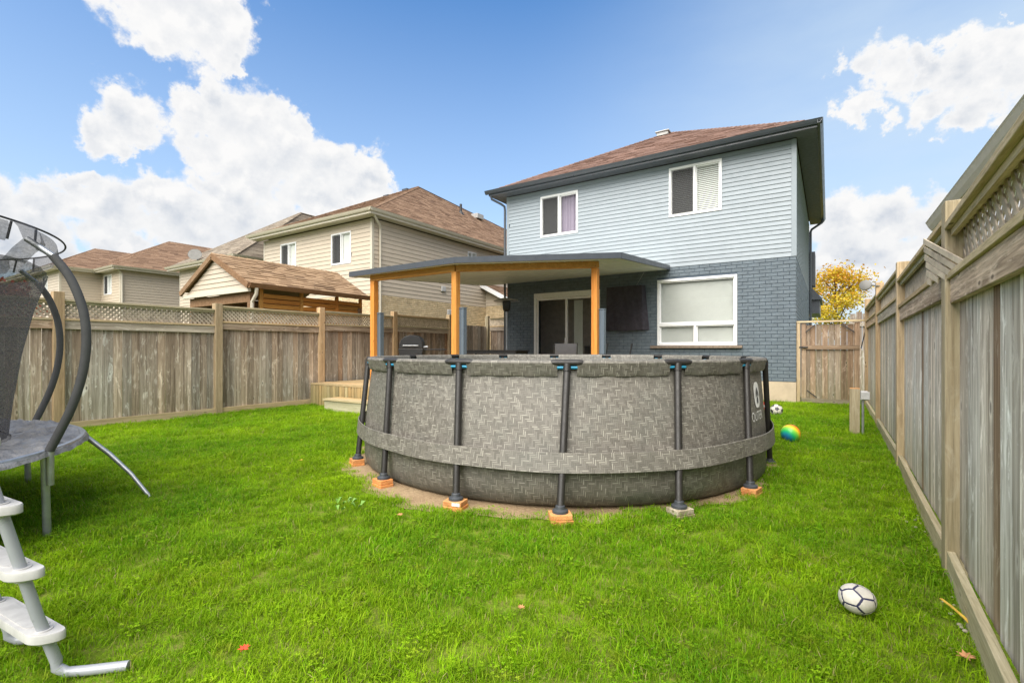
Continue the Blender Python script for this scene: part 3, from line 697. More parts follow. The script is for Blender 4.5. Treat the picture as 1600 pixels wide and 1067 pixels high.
mb = MB(); mb.box(-9.06, -7.32, 6.53, 6.57, -.03, .213); mb.box(-9.06, -9.02, 6.57, 6.90, -.03, .213); mb.box(-7.36, -7.32, 6.57, 6.9, -.03, .213); mb.build('riser', 'mossy_x', st)

cov = thing('patio_cover', 'flat grey roofed patio cover on golden timber posts against the house wall', 'patio cover', (-6.7, 10, DZ))
def rz(y): return 3.50-.072*(13.58-y)
CP = [(-3.70, 13.56), (-3.70, 9.86), (-6.44, 7.75), (-9.86, 7.85), (-9.86, 13.56)]
mb = MB(); n = 5
top = [(x, y, rz(y)+.10) for x, y in CP]; bot = [(x, y, rz(y)) for x, y in CP]
mb.add(top+bot, [tuple(range(n))[::-1], tuple(range(n, 2*n))]+[(i, (i+1) % n, n+(i+1) % n, n+i) for i in range(n)])
mb.build('roof_panel', 'canopy_under', cov)
for i in range(3):
    a, b = CP[i], CP[i+1]; A = Vector((*a, rz(a[1])+.055)); B = Vector((*b, rz(b[1])+.055)); d = (B-A).normalized(); o = Vector((d.y, -d.x, 0)).normalized()
    if o.y > .5 or o.x < -.5: o = -o
    MB().beam(A+o*.02-d*.012, B+o*.02+d*.012, .04, .125).build('fascia', 'fascia', cov)
A = Vector((CP[3][0], CP[3][1], rz(CP[3][1])+.055)); B = Vector((CP[4][0], CP[4][1], rz(CP[4][1])+.055)); MB().beam(A+Vector((-.02, 0, 0)), B+Vector((-.02, 0, 0)), .04, .12).build('fascia', 'fascia', cov)
mb = MB(); x = -9.6
while x < -3.8:
    yy = 7.98 if x < -6.44 else 7.98+(x+6.44)/2.74*2.11
    mb.beam((x, yy, rz(yy)-.004), (x, 13.5, rz(13.5)-.004), .014, .006); x += .30
mb.build('panel_rib', 'canopy_under', cov, kind='stuff')
PP = [(-9.24, 8.05), (-6.66, 8.02), (-4.30, 9.95)]
for (x, y) in PP: MB().box(x-.068, x+.068, y-.068, y+.068, DZ, rz(y)-.152).build('post', 'cedar_z', cov, bevel=.006)
for (a, b) in ((PP[0], PP[1]), (PP[1], PP[2])):
    A = Vector((a[0], a[1], rz(a[1])-.075)); B = Vector((b[0], b[1], rz(b[1])-.075)); d = (B-A).normalized()
    MB().beam(A-d*(.10 if a == PP[0] else -.002), B+d*(.075 if b == PP[2] else .0), .09, .145).build('beam', 'cedar_x', cov, bevel=.006)
GPL = ['slate grey rail post beside the leftmost golden timber post', 'slate grey rail post beside the middle golden timber post', 'slate grey rail post beside the rightmost golden timber post']
gp0 = None
for (x, y), lb, dx in zip(PP, GPL, (.12, .125, .13)):
    loc = (x+dx, y+.09, DZ)
    if gp0 is None:
        gp0 = thing('rail_post', lb, 'post', loc, 'grey rail posts on the deck')
        mb = MB(); px_, py_ = loc[0], loc[1]
        mb.box(px_-.05, px_+.05, py_-.05, py_+.05, DZ, 2.17); mb.box(px_-.058, px_-.034, py_-.058, py_+.058, DZ+.001, 2.165); mb.box(px_+.034, px_+.058, py_-.058, py_+.058, DZ+.001, 2.165); mb.build('shaft', 'grey_post', gp0, bevel=.004)
        MB().box(px_-.064, px_+.064, py_-.064, py_+.064, 2.17, 2.195).build('cap', 'grey_post', gp0, bevel=.004)
    else: tag(copy_tree(gp0, loc), lb)

# ---------------------------------------------------------------- fences
def lattice(mb, A, B, z0, z1, off, gap=.080, w=.033, each=None, skew=1., dl=.014):
    """diagonal slats clipped to the strip between z0 and z1 on the line A-B (two crossed layers)"""
    A, B = Vector((*A, 0)), Vector((*B, 0)); L = (B-A).length; d = (B-A)/L; n = Vector((d.y, -d.x, 0)); h = z1-z0; run = h*skew
    for lay, sg in ((0, 1), (1, -1)):
        u = -run+.02
        while u < L:
            u0, u1 = (u, u+run) if sg > 0 else (u+run, u)
            za, zb = z0, z1
            def clip(ua, zA, ub, zB):
                if ua < 0: t = -ua/(ub-ua); ua, zA = 0., zA+(zB-zA)*t
                if ua > L: t = (L-ua)/(ub-ua); ua, zA = L, zA+(zB-zA)*t
                return ua, zA
            c0 = clip(u0, za, u1, zb); c1 = clip(u1, zb, u0, za)
            if abs(c0[0]-c1[0]) > .03:
                o = n*(off+lay*dl)
                P, Q = A+d*c0[0]+o, A+d*c1[0]+o; P.z, Q.z = c0[1], c1[1]
                t = each() if each else mb
                t.beam(P, Q, .0065, w, up=(d*(-sg*.7)+Vector((0, 0, .7))).normalized())
                if each: each.done(t)
            u += gap
def panel(fence, A, B, side, dz=0., bw=.143, board='board', lat='join', kick=True, latz=(1.80, 2.07), bot=.13, grain='y'):
    """one fence bay from A to B; side = unit vector to the yard"""
    A2, B2 = Vector((*A, 0)), Vector((*B, 0)); L = (B2-A2).length; d = (B2-A2)/L; sd_ = Vector((*side, 0))
    def bm(s0, s1, off, zc, w, h): return MB().beam(A2+d*s0+sd_*off+Vector((0, 0, zc)), A2+d*s1+sd_*off+Vector((0, 0, zc)), w, h)
    s = .05
    while s < L-.05:
        w = min(bw*random.uniform(.84, 1.1), L-.05-s)
        if w < .03: break
        p = A2+d*(s+w/2)+sd_*random.uniform(-.003, .004)
        MB().beam(p+Vector((0, 0, bot-.02)), p+Vector((0, 0, latz[0]+dz-.10)), w-random.uniform(.004, .009), .018, up=sd_).build('board', 'board_brown' if random.random() < (.07 if board == 'board' else .045) else board, fence); s += w
    lo = latz[0]+dz
    bm(.055, L-.055, .032, lo-.105, .036, .135).build('rail', 'grey_'+grain, fence, bevel=.004)
    bm(.055, L-.055, .028, lo-.018, .075, .036).build('ledger', 'mossy_'+grain, fence, bevel=.003)
    hi = latz[1]+dz
    bm(.055, L-.055, .02, hi+.018, .11, .036).build('cap_rail', 'mossy_'+grain, fence, bevel=.004)
    bm(.055, L-.055, .035, hi-.02, .022, .035).build('lattice_stop', 'mossy_'+grain, fence)
    if kick: bm(.0, L, .045, bot/2-.04, .038, bot+.08).build('kickboard', 'mossy_'+grain, fence, bevel=.004)
    if lat == 'join':
        m = MB(); lattice(m, A, B, lo+.002, hi, 0.); m.build('lattice', 'lattice', fence, kind='stuff')
    elif lat == 'parts':
        class E:
            def __call__(s): return MB()
            def done(s, t): t.build('lattice_slat', 'lattice', fence)
        lattice(None, A, B, lo+.002, hi, .008, each=E(), gap=.108, w=.034, dl=.007)
def fpost(fence, x, y, top, w=.125, m='post_z'):
    mb = MB(); mb.box(x-w/2, x+w/2, y-w/2, y+w/2, -.1, top); return mb.build('post', m, fence, bevel=.006)
lf = thing('wooden_fence', 'long weathered grey board fence with lattice top along the left of the lawn', 'fence', (-10.3, 6, 0))
LX = -10.3; LYS = [.12, 2.53, 4.94, 7.31, 9.67, 12.05]; LD = [.0, .0, .075, .13, .18]
for i, y in enumerate(LYS): fpost(lf, LX+.02, y, 2.22+[0, 0, .0, .09, .15, .2][i], .14)
for i in range(5): panel(lf, (LX, LYS[i]), (LX, LYS[i+1]), (1, 0), LD[i])
mb = None
y = 12.12
while y < 14.1:
    w = random.uniform(.12, .145); MB().box(LX-.01, LX+.01, y, y+w-.006, -.05, 2.12+random.uniform(-.01, .01)).build('board', 'board_pale', lf); y += w
fpost(lf, LX+.02, 14.15, 2.50, .13)
cf = thing('wooden_fence', 'short lattice topped fence piece behind the left corner of the blue grey house', 'fence', (-9.6, 14.2, 0))
panel(cf, (LX+.1, 14.17), (-9.10, 14.17), (0, -1), .33, grain='x', kick=False)

rf = thing('wooden_fence', 'tall silvered board fence with broken lattice along the right of the lawn', 'fence', (.66, 7, 0))
RP = [(.50, .45), (.632, 3.74), (.70, 6.82), (.735, 10.2), (.76, 13.62)]
RD = [.0, .0, .07, .1]
for i, (x, y) in enumerate(RP): fpost(rf, x-.018, y, [2.14, 2.15, 2.26, 2.42, 2.44][i], .112)
for i in range(4):
    panel(rf, RP[i], RP[i+1], (-1, 0), [.0, .05, .17, .22][i], board='board_pale', lat='parts' if i == 0 else 'join', latz=(1.735, 1.985), bot=.15)
# the peeled end of the lattice hanging out in front of the post
for q in range(6):
    A_ = Vector((.505+.004*q, 4.0+.012*(q % 3), 1.985-.050*q)); L_q = (A_.z-1.712)/.27
    MB().beam(A_, A_+Vector((.085*L_q+.005, -.70*L_q, -.27*L_q)), .007, .033, up=(0, -.36, .93)).build('lattice_slat', 'lattice', rf)

gate = thing('gate', 'weathered board gate with dark corner braces between house and right fence', 'gate', (0, 13.7, 0))
GY = 13.70
for i in range(9):
    a = -.50+i*.123; MB().box(a, a+.117, GY+.02, GY+.038, .10, 1.90+random.uniform(-.02, .01)).build('board', 'gate_board', gate)
for a in (-.555, .50): MB().box(a, a+.10, GY-.012, GY+.018, .06, 1.93).build('stile', 'gate_board', gate, bevel=.004)
for z in (.03, 1.30): MB().box(-.555, .60, GY-.03, GY-.013, z, z+.10).build('rail', 'gate_rail', gate, bevel=.004)
MB().box(-.66, .74, GY-.05, GY+.06, 1.945, 1.985).build('cap_rail', 'mossy_x', gate, bevel=.004)
MB().box(-.655, -.575, GY-.04, GY+.05, -.05, 1.943).build('gate_post', 'post_z', gate, bevel=.004)
for a, b in (((-.46, 1.72), (-.27, 1.89)), ((.50, 1.70), (.25, 1.89)), ((-.44, .32), (-.24, .16)), ((.62, 1.32), (.69, 1.68))):
    MB().beam((a[0], GY-.035, a[1]), (b[0], GY-.035, b[1]), .012, .022).build('brace', 'black', gate)
mb = MB(); mb.box(-.60, -.42, GY-.052, GY-.032, 1.34, 1.37); mb.tube([(-.52, GY-.06, 1.355), (-.44, GY-.075, 1.355)], .012, 8); mb.build('latch', 'black', gate)
ff = thing('wooden_fence', 'dark brown fence boards just showing above the gate', 'fence', (.9, 18, 0))
for i in range(5): MB().box(.55+i*.15, .69+i*.15, 18, 18.02, 0, 2.38+.06*(i % 2)+.03*(i > 2)).build('board', 'board', ff)
MB().box(.5, 1.35, 17.95, 17.995, 2.0, 2.1).build('rail', 'grey_x', ff)

lamp = thing('fence_light', 'round pale grey disc lamp on short arm above the right fence post', 'light', (.735, 10.2, 2.36))
mb = MB(); mb.tube([(.735, 10.2, 2.37), (.70, 10.14, 2.36), (.60, 10.08, 2.37)], .013, 8); mb.box(.715, .76, 10.15, 10.16, 2.31, 2.41); mb.build('arm', 'dish', lamp)
ddir = Vector((-.25, -.9, .25)).normalized(); mb = MB(); c = Vector((.515, 10.03, 2.375)); mb.tube([c-ddir*.022, c-ddir*.018, c+ddir*.012, c+ddir*.02], [.075, .088, .088, .075], 24); mb.build('disc', 'dish', lamp, smooth=True)

pb = thing('utility_post', 'short square timber post on the lawn by the gate end of right fence', 'post', (.335, 9.14, 0)); MB().box(.27, .40, 9.08, 9.21, -.1, .70).build('shaft', 'post_z', pb, bevel=.008); MB().box(.272, .398, 9.082, 9.208, .70, .706).build('cut_top', 'block_x', pb)
ob = thing('outlet_box', 'white weatherproof outlet box with grey conduit beside the short timber post', 'outlet', (.44, 9.1, 0))
mb = MB(); mb.box(.405, .50, 9.06, 9.17, .53, .67); mb.build('housing', 'white_plastic', ob, bevel=.01); MB().box(.412, .52, 9.035, 9.058, .545, .66).build('cover', 'white_plastic', ob, bevel=.006)
MB().tube([(.435, 9.1, .53), (.435, 9.1, -.05)], .017, 10).build('conduit', 'steel', ob, smooth=True)

# ---------------------------------------------------------------- above-ground pool
pool = thing('swimming_pool', 'round above ground pool with grey wicker print and dark legs', 'pool', POOL)
LEGS = []
RIM = {-129: (-124.5, 2.56), -106.3: (-102.3, 2.60), -83.5: (-80.6, 2.70), -60.8: (-62.2, 2.80), -37.8: (-42.6, 2.76), -15.3: (-21.3, 2.60), 7.2: (12., 2.50)}
for k in range(16):
    a = -129+k*22.6
    key = min(RIM, key=lambda q: abs(q-a)) if a < 10 else None
    if key is not None and abs(key-a) < 4: LEGS.append((key, *RIM[key]))
    elif a < 210: LEGS.append((a, a, 2.55))
def ring_surface(prof, a0=0, a1=360, k=240, ro=None):
    vs, fs, uv = [], [], []; m = len(prof)
    for i in range(k+1):
        a = a0+(a1-a0)*i/k
        for r, z in prof: vs.append(ang(a, r+(ro(a, z) if ro else 0), z))
    vl = [0]
    for q in range(1, m): vl.append(vl[-1]+math.hypot(prof[q][0]-prof[q-1][0], prof[q][1]-prof[q-1][1]))
    v0 = prof[0][1]
    for i in range(k):
        for q in range(m-1):
            A = i*m+q; fs.append((A, A+m, A+m+1, A+1)); u0, u1 = R(a0+(a1-a0)*i/k)*PR, R(a0+(a1-a0)*(i+1)/k)*PR
            uv.append([(u0, v0+vl[q]), (u1, v0+vl[q]), (u1, v0+vl[q+1]), (u0, v0+vl[q+1])])
    return vs, fs, uv
_lg = sorted((ba % 360, br, la % 360) for la, ba, br in LEGS)
def leg_r(a, z):
    """radius of the leg line at bearing a and height z, blended from leg to leg"""
    t = max(0, min(1, (1.15-z)/1.1)); A = [((la+((ba-la+180) % 360-180)*t) % 360, 2.43+(br-2.43)*t) for ba, br, la in _lg]; A.sort(); a %= 360
    A = [(A[-1][0]-360, A[-1][1])]+A+[(A[0][0]+360, A[0][1])]
    for (a0, r0), (a1, r1) in zip(A, A[1:]):
        if a0 <= a <= a1:
            u = (a-a0)/(a1-a0); u = u*u*(3-2*u); return r0+(r1-r0)*u
    return 2.45
def wav(a, z):
    base = liner_r(z); k = max(0, min(1, (z+.02)/.20)); k = k*(2-k)
    tgt = min(base+.16, leg_r(a, max(z, .40))-.045)
    w = (tgt-base)*k if z < 1.09 else (tgt-base)*max(0, (1.14-z)/.05)
    return w+(.007*math.sin(R(a*7))+.005*math.sin(R(a*17+40)))*math.sin(min(1, max(0, z/1.1))*math.pi)+.003*math.sin(R(a*61)+z*9)*(1 if z < .3 else 0)
prof = [(2.42, .006), (2.452, .025), (2.462, .06), (2.466, .15), (2.468, .22), (2.47, .30), (2.465, .38), (2.462, .45), (2.44, .7), (2.42, .95), (2.405, 1.08), (2.40, 1.14)]
def liner_r(z):
    for (r0, z0), (r1, z1) in zip(prof, prof[1:]):
        if z0 <= z <= z1: return r0+(r1-r0)*(z-z0)/(z1-z0)
    return 2.4
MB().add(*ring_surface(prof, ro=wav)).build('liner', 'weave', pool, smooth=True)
MB().add(*ring_surface([(2.30, .80), (2.33, 1.0), (2.365, 1.15)])).build('inner_liner', 'weave', pool, smooth=True)
mb = MB(); mb.add([(POOL.x, POOL.y, .98)]+[ang(i*5, 2.325, .98) for i in range(72)], [(0, 1+i, 1+(i+1) % 72) for i in range(72)]); mb.build('water', 'water', pool)
# rim sleeve, gathered between the joints
def sleeve(a0, a1):
    P = []; 
    for q in range(13):
        t = q/12*2*math.pi*.92+math.pi*.54; P.append((2.405-.062*math.cos(t)*1.0, 1.172+.034*math.sin(t)))
    P = [(2.428, 1.075), (2.434, 1.10), (2.438, 1.14), (2.448, 1.165), (2.452, 1.188), (2.442, 1.206), (2.42, 1.212), (2.395, 1.206), (2.382, 1.19), (2.378, 1.15)]
    return ring_surface(P, a0, a1, 14, ro=lambda a, z: .003*math.sin(R(a*43))+(-.012 if z < 1.09 else 0)*math.sin(R(a*29))**2)
ls = sorted(a for a, _, _ in LEGS)
for i, a in enumerate(ls):
    b = ls[i+1] if i+1 < len(ls) else ls[0]+360
    MB().add(*sleeve(a+1.9, b-1.9)).build('rim_sleeve', 'weave', pool, smooth=True)
def strap_off(a, z):
    return max(leg_r(a, z)+.036, liner_r(z)+wav(a, z)+.012)-2.49   # taut band over legs and wall
for z0, z1 in ((.345, .495),):
    vs, fs, uv = ring_surface([(2.488, z0), (2.494, z0+.003), (2.494, z1-.003), (2.486, z1)], k=320, ro=strap_off)
    MB().add(vs, fs, [[(u+.31, v+.17) for u, v in f] for f in uv]).build('strap', 'weave', pool, smooth=True)
for q, (la, ba, br) in enumerate(LEGS):
    T = Vector(ang(la, 2.435, 1.16)); bz = .085 if la < 0 else .017
    B = Vector(ang(ba, br, bz)); d = (B-T).normalized()
    leg = MB().tube([T, T.lerp(B, .5), B], .030, 14, sq=.85).build('leg', 'pool_leg', pool, smooth=True)
    MB().lathe([(.030, .055), (.036, .05), (.040, .03), (.060, .018), (.062, .0)][::-1], (B.x, B.y, bz-.017), 18).build('foot', 'dark_metal', leg, smooth=True)
    P = [ang(la-3.7+7.4*k/10, 2.428, 1.188) for k in range(11)]
    j = MB(); j.tube(P, [.018, .026]+[.029]*7+[.026, .018], 12); j.tube([T+Vector((0, 0, .02)), T.lerp(B, .04)], .033, 14); j.build('rim_joint', 'pool_leg', pool, smooth=True)
    P = [ang(la-2.0+4.*k/8, 2.434, 1.150) for k in range(9)]; MB().tube(P, .012, 6).build('blue_tie', 'blue_liner', pool)
# printed emblem and lettering
def print_on_pool(mb0, a_c, z_c, r):
    return [ang(a_c+math.degrees(x/PR), r+wav(a_c+math.degrees(x/PR), z_c+z), z_c+z) for x, z in mb0]
def curve_on(o_verts, faces, a_c, z_c, name, m, lift=.006):
    vs = []
    for x, z in o_verts:
        a = a_c+math.degrees(x/PR); zz = z_c+z; vs.append(ang(a, liner_r(zz)+wav(a, zz)+lift, zz))
    return MB().add(vs, faces).build(name, m, pool)
def rrect(w, h, r, n=6):
    out = []
    for cx, cy, s in ((w/2-r, h/2-r, 0), (-w/2+r, h/2-r, 90), (-w/2+r, -h/2+r, 180), (w/2-r, -h/2+r, 270)):
        for k in range(n+1): t = R(s+90*k/n); out.append((cx+r*math.cos(t), cy+r*math.sin(t)))
    return out
AC = -7.4
o_, i_ = rrect(.20, .255, .075), rrect(.125, .178, .055); n = len(o_)
curve_on(o_+i_, [(k, (k+1) % n, n+(k+1) % n, n+k) for k in range(n)]+[tuple(range(n, 2*n))], AC, .845, 'emblem', 'white_print')
mt = [(-.05, .03), (-.028, .06), (0, .085), (.028, .06), (.05, .03), (.05, -.0), (.03, -.012), (0, .035), (-.03, -.012), (-.05, 0)]
curve_on(mt, [(0, 1, 8, 9), (1, 2, 7, 8), (2, 3, 6, 7), (3, 4, 5, 6)], AC, .835, 'emblem', 'dark_metal', .011)
curve_on([(.032*math.cos(R(t*30)), -.045+.032*math.sin(R(t*30))) for t in range(12)], [tuple(range(12))], AC, .838, 'emblem', 'dark_metal', .011)
cu = bpy.data.curves.new('lettering', 'FONT'); cu.body = 'OUTER'; cu.size = .125; cu.align_x = 'LEFT'; cu.space_character = 1.02
to = bpy.data.objects.new('lettering_source', cu); COL.objects.link(to); bpy.context.view_layer.update()
tm = bpy.data.meshes.new_from_object(to.evaluated_get(bpy.context.evaluated_depsgraph_get())); COL.objects.unlink(to); bpy.data.objects.remove(to)
curve_on([(v.co.x, v.co.y) for v in tm.vertices], [tuple(p.vertices) for p in tm.polygons], -13.6, .60, 'lettering', 'white_print'); bpy.data.meshes.remove(tm)
# timber blocks under the legs
BL = {-129: 'thin timber block under the leftmost visible pool leg', -106.3: 'reddish timber block under the second pool leg from the left', -83.5: 'double stacked timber block with white stamp left of the front pool leg',
      -60.8: 'orange timber block under the nearest front pool leg', -37.8: 'weathered grey brown timber block right of the front pool leg', -15.3: 'flat pale timber block under the pool leg by the printed emblem'}
for la, ba, br in LEGS:
    lb = BL.get(la)
    if lb is None: continue                           # nothing shows of those behind the pool
    p = ang(ba, br+.01, 0); t = thing('timber_block', lb, 'wood block', p, 'timber blocks under the pool legs')
    rot = Matrix.Rotation(R(ba+random.uniform(-14, 14)), 3, 'Z')
    def ob_(l, w, z0, z1, m, sh=(0, 0)):
        mb = MB(); mb.box(-w/2, w/2, -l/2, l/2, z0, z1); mb.v = [tuple(rot @ Vector((x+sh[0], y+sh[1], z))+Vector(p)) for x, y, z in mb.v]; return mb.build('block', m, t, bevel=.004)
    mt_ = 'grey_y' if la in (-37.8,) else 'block_y'
    ob_(.17, .135, -.05, .028, mt_, (.004, .006)); top_ = ob_(.165, .13, .030, .068, mt_)
    if la == -83.5:
        mb = MB(); mb.box(.0655, .067, .0, .07, .036, .062); mb.v = [tuple(rot @ Vector(v)+Vector(p)) for v in mb.v]; mb.build('paper_stamp', 'white_print', t)

# ---------------------------------------------------------------- trampoline
TC = Vector((-5.83, -.37, 0)); TR = 1.91
tr = thing('trampoline', 'round trampoline with black net and foam covered curved poles', 'trampoline', TC)
def ta(a, r, z): return ang(a, r, z, TC)
MB().tube([ta(i*5, TR, .585) for i in range(72)], .022, 8, closed=True).build('frame_ring', 'steel', tr, smooth=True)
mb = MB(); mb.add([(TC.x, TC.y, .57)]+[ta(i*5, 1.6, .59) for i in range(72)], [(0, 1+i, 1+(i+1) % 72) for i in range(72)]); mb.build('jump_mat', 'mat', tr)
vs, fs = [], []; k = 216
for i in range(k):
    a = i*360/k
    for q, r in enumerate((1.48, 1.56, 1.66, 1.76, 1.86, 1.935, 1.95)):
        vs.append(ta(a, r, (.60, .612, .622, .622, .615, .59, .56)[q]+(.014*math.sin(a*1.1+q)+.016*math.sin(R(a)*23+q*1.3)+.012*math.sin(R(a)*57+q*2.1)-.02*abs(math.sin(R(a)*9+q)))*(1 if 0 < q < 5 else .2)))
for i in range(k):
    for q in range(6): A, B = i*7+q, ((i+1) % k)*7+q; fs.append((A, A+1, B+1, B))
MB().add(vs, fs).build('spring_pad', 'pad', tr, smooth=True)
BOW = [(0, .60), (.055, .72), (.13, .90), (.19, 1.12), (.215, 1.35), (.195, 1.58), (.12, 1.80), (.02, 1.95)]
for q in range(6):
    a = 48+q*60+(3 if q == 1 else 0)
    pts = [ta(a, TR+.03+r, z) for r, z in BOW]
    # smooth the bow
    fine = []
    for i in range(len(pts)-1):
        p0, p1, p2, p3 = [Vector(pts[max(0, min(len(pts)-1, i+j))]) for j in (-1, 0, 1, 2)]
        for t in (0, .25, .5, .75): fine.append(.5*((2*p1)+(-p0+p2)*t+(2*p0-5*p1+4*p2-p3)*t*t+(-p0+3*p1-3*p2+p3)*t**3))
    fine.append(Vector(pts[-1]))
    pole = MB().tube(fine, .028, 14).build('pole', 'foam', tr, smooth=True)
    MB().tube([fine[-1], Vector(ta(a, TR-.10, 2.06))], .020, 10).build('pole_end', 'steel', pole, smooth=True)
    MB().tube([Vector(ta(a, TR+.035, .62)), Vector(ta(a, TR+.035, .36))], .021, 10).build('pole_socket', 'steel', pole, smooth=True)
    MB().tube([ta(a+1.2, TR-.02, .585), ta(a+1.2, TR-.005, .0)], .024, 12).build('leg', 'steel', tr, smooth=True)
    P = [ta(a+33, TR-.01, .575), ta(a+29, TR+.18, .37), ta(a+25, TR+.32, .20), ta(a+22, TR+.45, .0)]; MB().tube(P, [.02, .02, .016, .016], 10).build('strut', 'steel', tr, smooth=True)
# net: leans in towards the mat, held by a top ring
vs, fs = [], []; k = 180; prof2 = [(1.46, .61), (1.50, .9), (1.56, 1.25), (1.64, 1.6), (1.74, 1.93)]
for i in range(k):
    a = 48+i*360/k; sag = .5-.5*math.cos(R((a-48)*6))
    for q, (r, z) in enumerate(prof2): vs.append(ta(a, r-.05*sag*q/4+.006*math.sin(i*1.7+q), z-.035*sag*(q == 4)))
for i in range(k):
    for q in range(4): A, B = i*5+q, ((i+1) % k)*5+q; fs.append((A, B, B+1, A+1))
MB().add(vs, fs).build('net', 'net', tr, smooth=True)
vs, fs = [], []
for i in range(k):
    a = 48+i*360/k; sag = .5-.5*math.cos(R((a-48)*6))
    for q, (r, z) in enumerate(((1.77, 2.02), (1.80, 2.08), (1.79, 2.15))): vs.append(ta(a, r-.04*sag, z-.01*sag))
for i in range(k):
    ph = ((i*360/k) % 60)
    if ph < 4.5 or ph > 55.5: continue
    for q in range(2): A, B = i*3+q, ((i+1) % k)*3+q; fs.append((A, B, B+1, A+1))
MB().add(vs, fs).build('net_band', 'net_top', tr, smooth=True)
MB().tube([ta(48+i*3, 1.80, 2.16) for i in range(120)], .007, 6, closed=True).build('top_ring', 'band', tr, smooth=True)
for q in range(6):
    a = 48+q*60; mb = MB()
    for s in (-4.2, 4.2):
        mb.tube([ta(a+s, 1.785, 2.03), ta(a+s*.9, 1.80, 2.15)], .008, 6)
    mb.build('tie', 'band', tr)
vs, fs = [], []
for i in range(13):
    a = 44.5+i*.58
    for q, (r, z) in enumerate(((1.74, 1.90), (1.80, 1.98), (1.86, 2.04), (1.83, 2.12), (1.80, 2.155))): vs.append(ta(a, r+.03*math.sin(math.pi*i/12), z))
for i in range(12):
    for q in range(4): A = i*5+q; fs.append((A, A+5, A+6, A+1))
MB().add(vs, fs).build('net_hood', 'net_top', tr, smooth=True)

# ---------------------------------------------------------------- pool ladder in the foreground
cr, ff_ = Vector((math.cos(R(33.1)), math.sin(R(33.1)), 0)), Vector((-math.sin(R(33.1)), math.cos(R(33.1)), 0))
LB = cr*-1.80+ff_*1.92           # foot of the near rail
sd2 = (cr*-.887+ff_*.46).normalized(); ln = (cr*-.8-ff_*.5).normalized(); ft = (cr*.98+ff_*.2).normalized()
lad = thing('pool_ladder', 'white A frame pool ladder with wide moulded steps standing on the lawn', 'ladder', LB)
def rail_pts(B, tl=.25):
    up = [B+ln*(k*.056)+Vector((0, 0, .03+k*.235)) for k in range(0, 7)]
    c1 = B+ft*.035+Vector((0, 0, .022)); return [B+ft*tl+Vector((0, 0, .02)), B+ft*.10+Vector((0, 0, .02)), c1, B+ft*.005+ln*.004+Vector((0, 0, .045))]+[p+Vector((0, 0, .04)) for p in up[:1]]+up[1:-1]+[
        B+ln*(.30+.16*(1-math.cos(R(q*22.5))))+Vector((0, 0, 1.27+.15*math.sin(R(q*22.5)))) for q in range(9)]+[B+ln*(.92-k*.056)+Vector((0, 0, .02+k*.235)) for k in range(5, -1, -1)]
for s in (0., .46): MB().tube(rail_pts(LB+sd2*s, .25 if s == 0 else .13), .0195, 14).build('rail', 'rail_grey', lad, smooth=True)
def ladder_step(k, z):
    base = LB+ln*((z-.03)/.235*.056)+Vector((0, 0, z)); f = -ln
    out = []
    W2, D2 = .46, .050
    pl = rrect(W2+.13, D2*2+.015, .05, 5)
    c = base+sd2*(W2/2)+ln*.0
    m = MB(); n = len(pl)
    lev = [(.90, -.022), (1., -.016), (1., .012), (.97, .017)]
    for sc, dz in lev: m.v += [tuple(c+sd2*x*(1-(1-sc)*.3)+f*(y*sc)+Vector((0, 0, dz))) for x, y in pl]
    for q in range(3):
        for i in range(n): m.f.append([q*n+i, q*n+(i+1) % n, (q+1)*n+(i+1) % n, (q+1)*n+i]); m.uv.append([(0, 0)]*4)
    m.f += [list(range(n))[::-1], list(range(3*n, 4*n))]; m.uv += [[(0, 0)]*n]*2
    st_ = m.build('step', 'white_plastic', lad, smooth=True)
    m = MB(); pl2 = rrect(W2-.10, D2*1.5, .012, 3)
    m.prism([c+sd2*x+f*y+Vector((0, 0, .017)) for x, y in pl2], (0, 0, .003)); m.build('tread', 'white_plastic', st_)
    for s in (0, W2):
        m = MB(); q = base+sd2*s; m.tube([q+Vector((0, 0, -.034)), q+Vector((0, 0, -.02)), q+Vector((0, 0, .021))], [.022, .028, .028], 14); m.build('collar', 'white_plastic', st_, smooth=True)
for k in range(4): ladder_step(k, .188+k*.256)

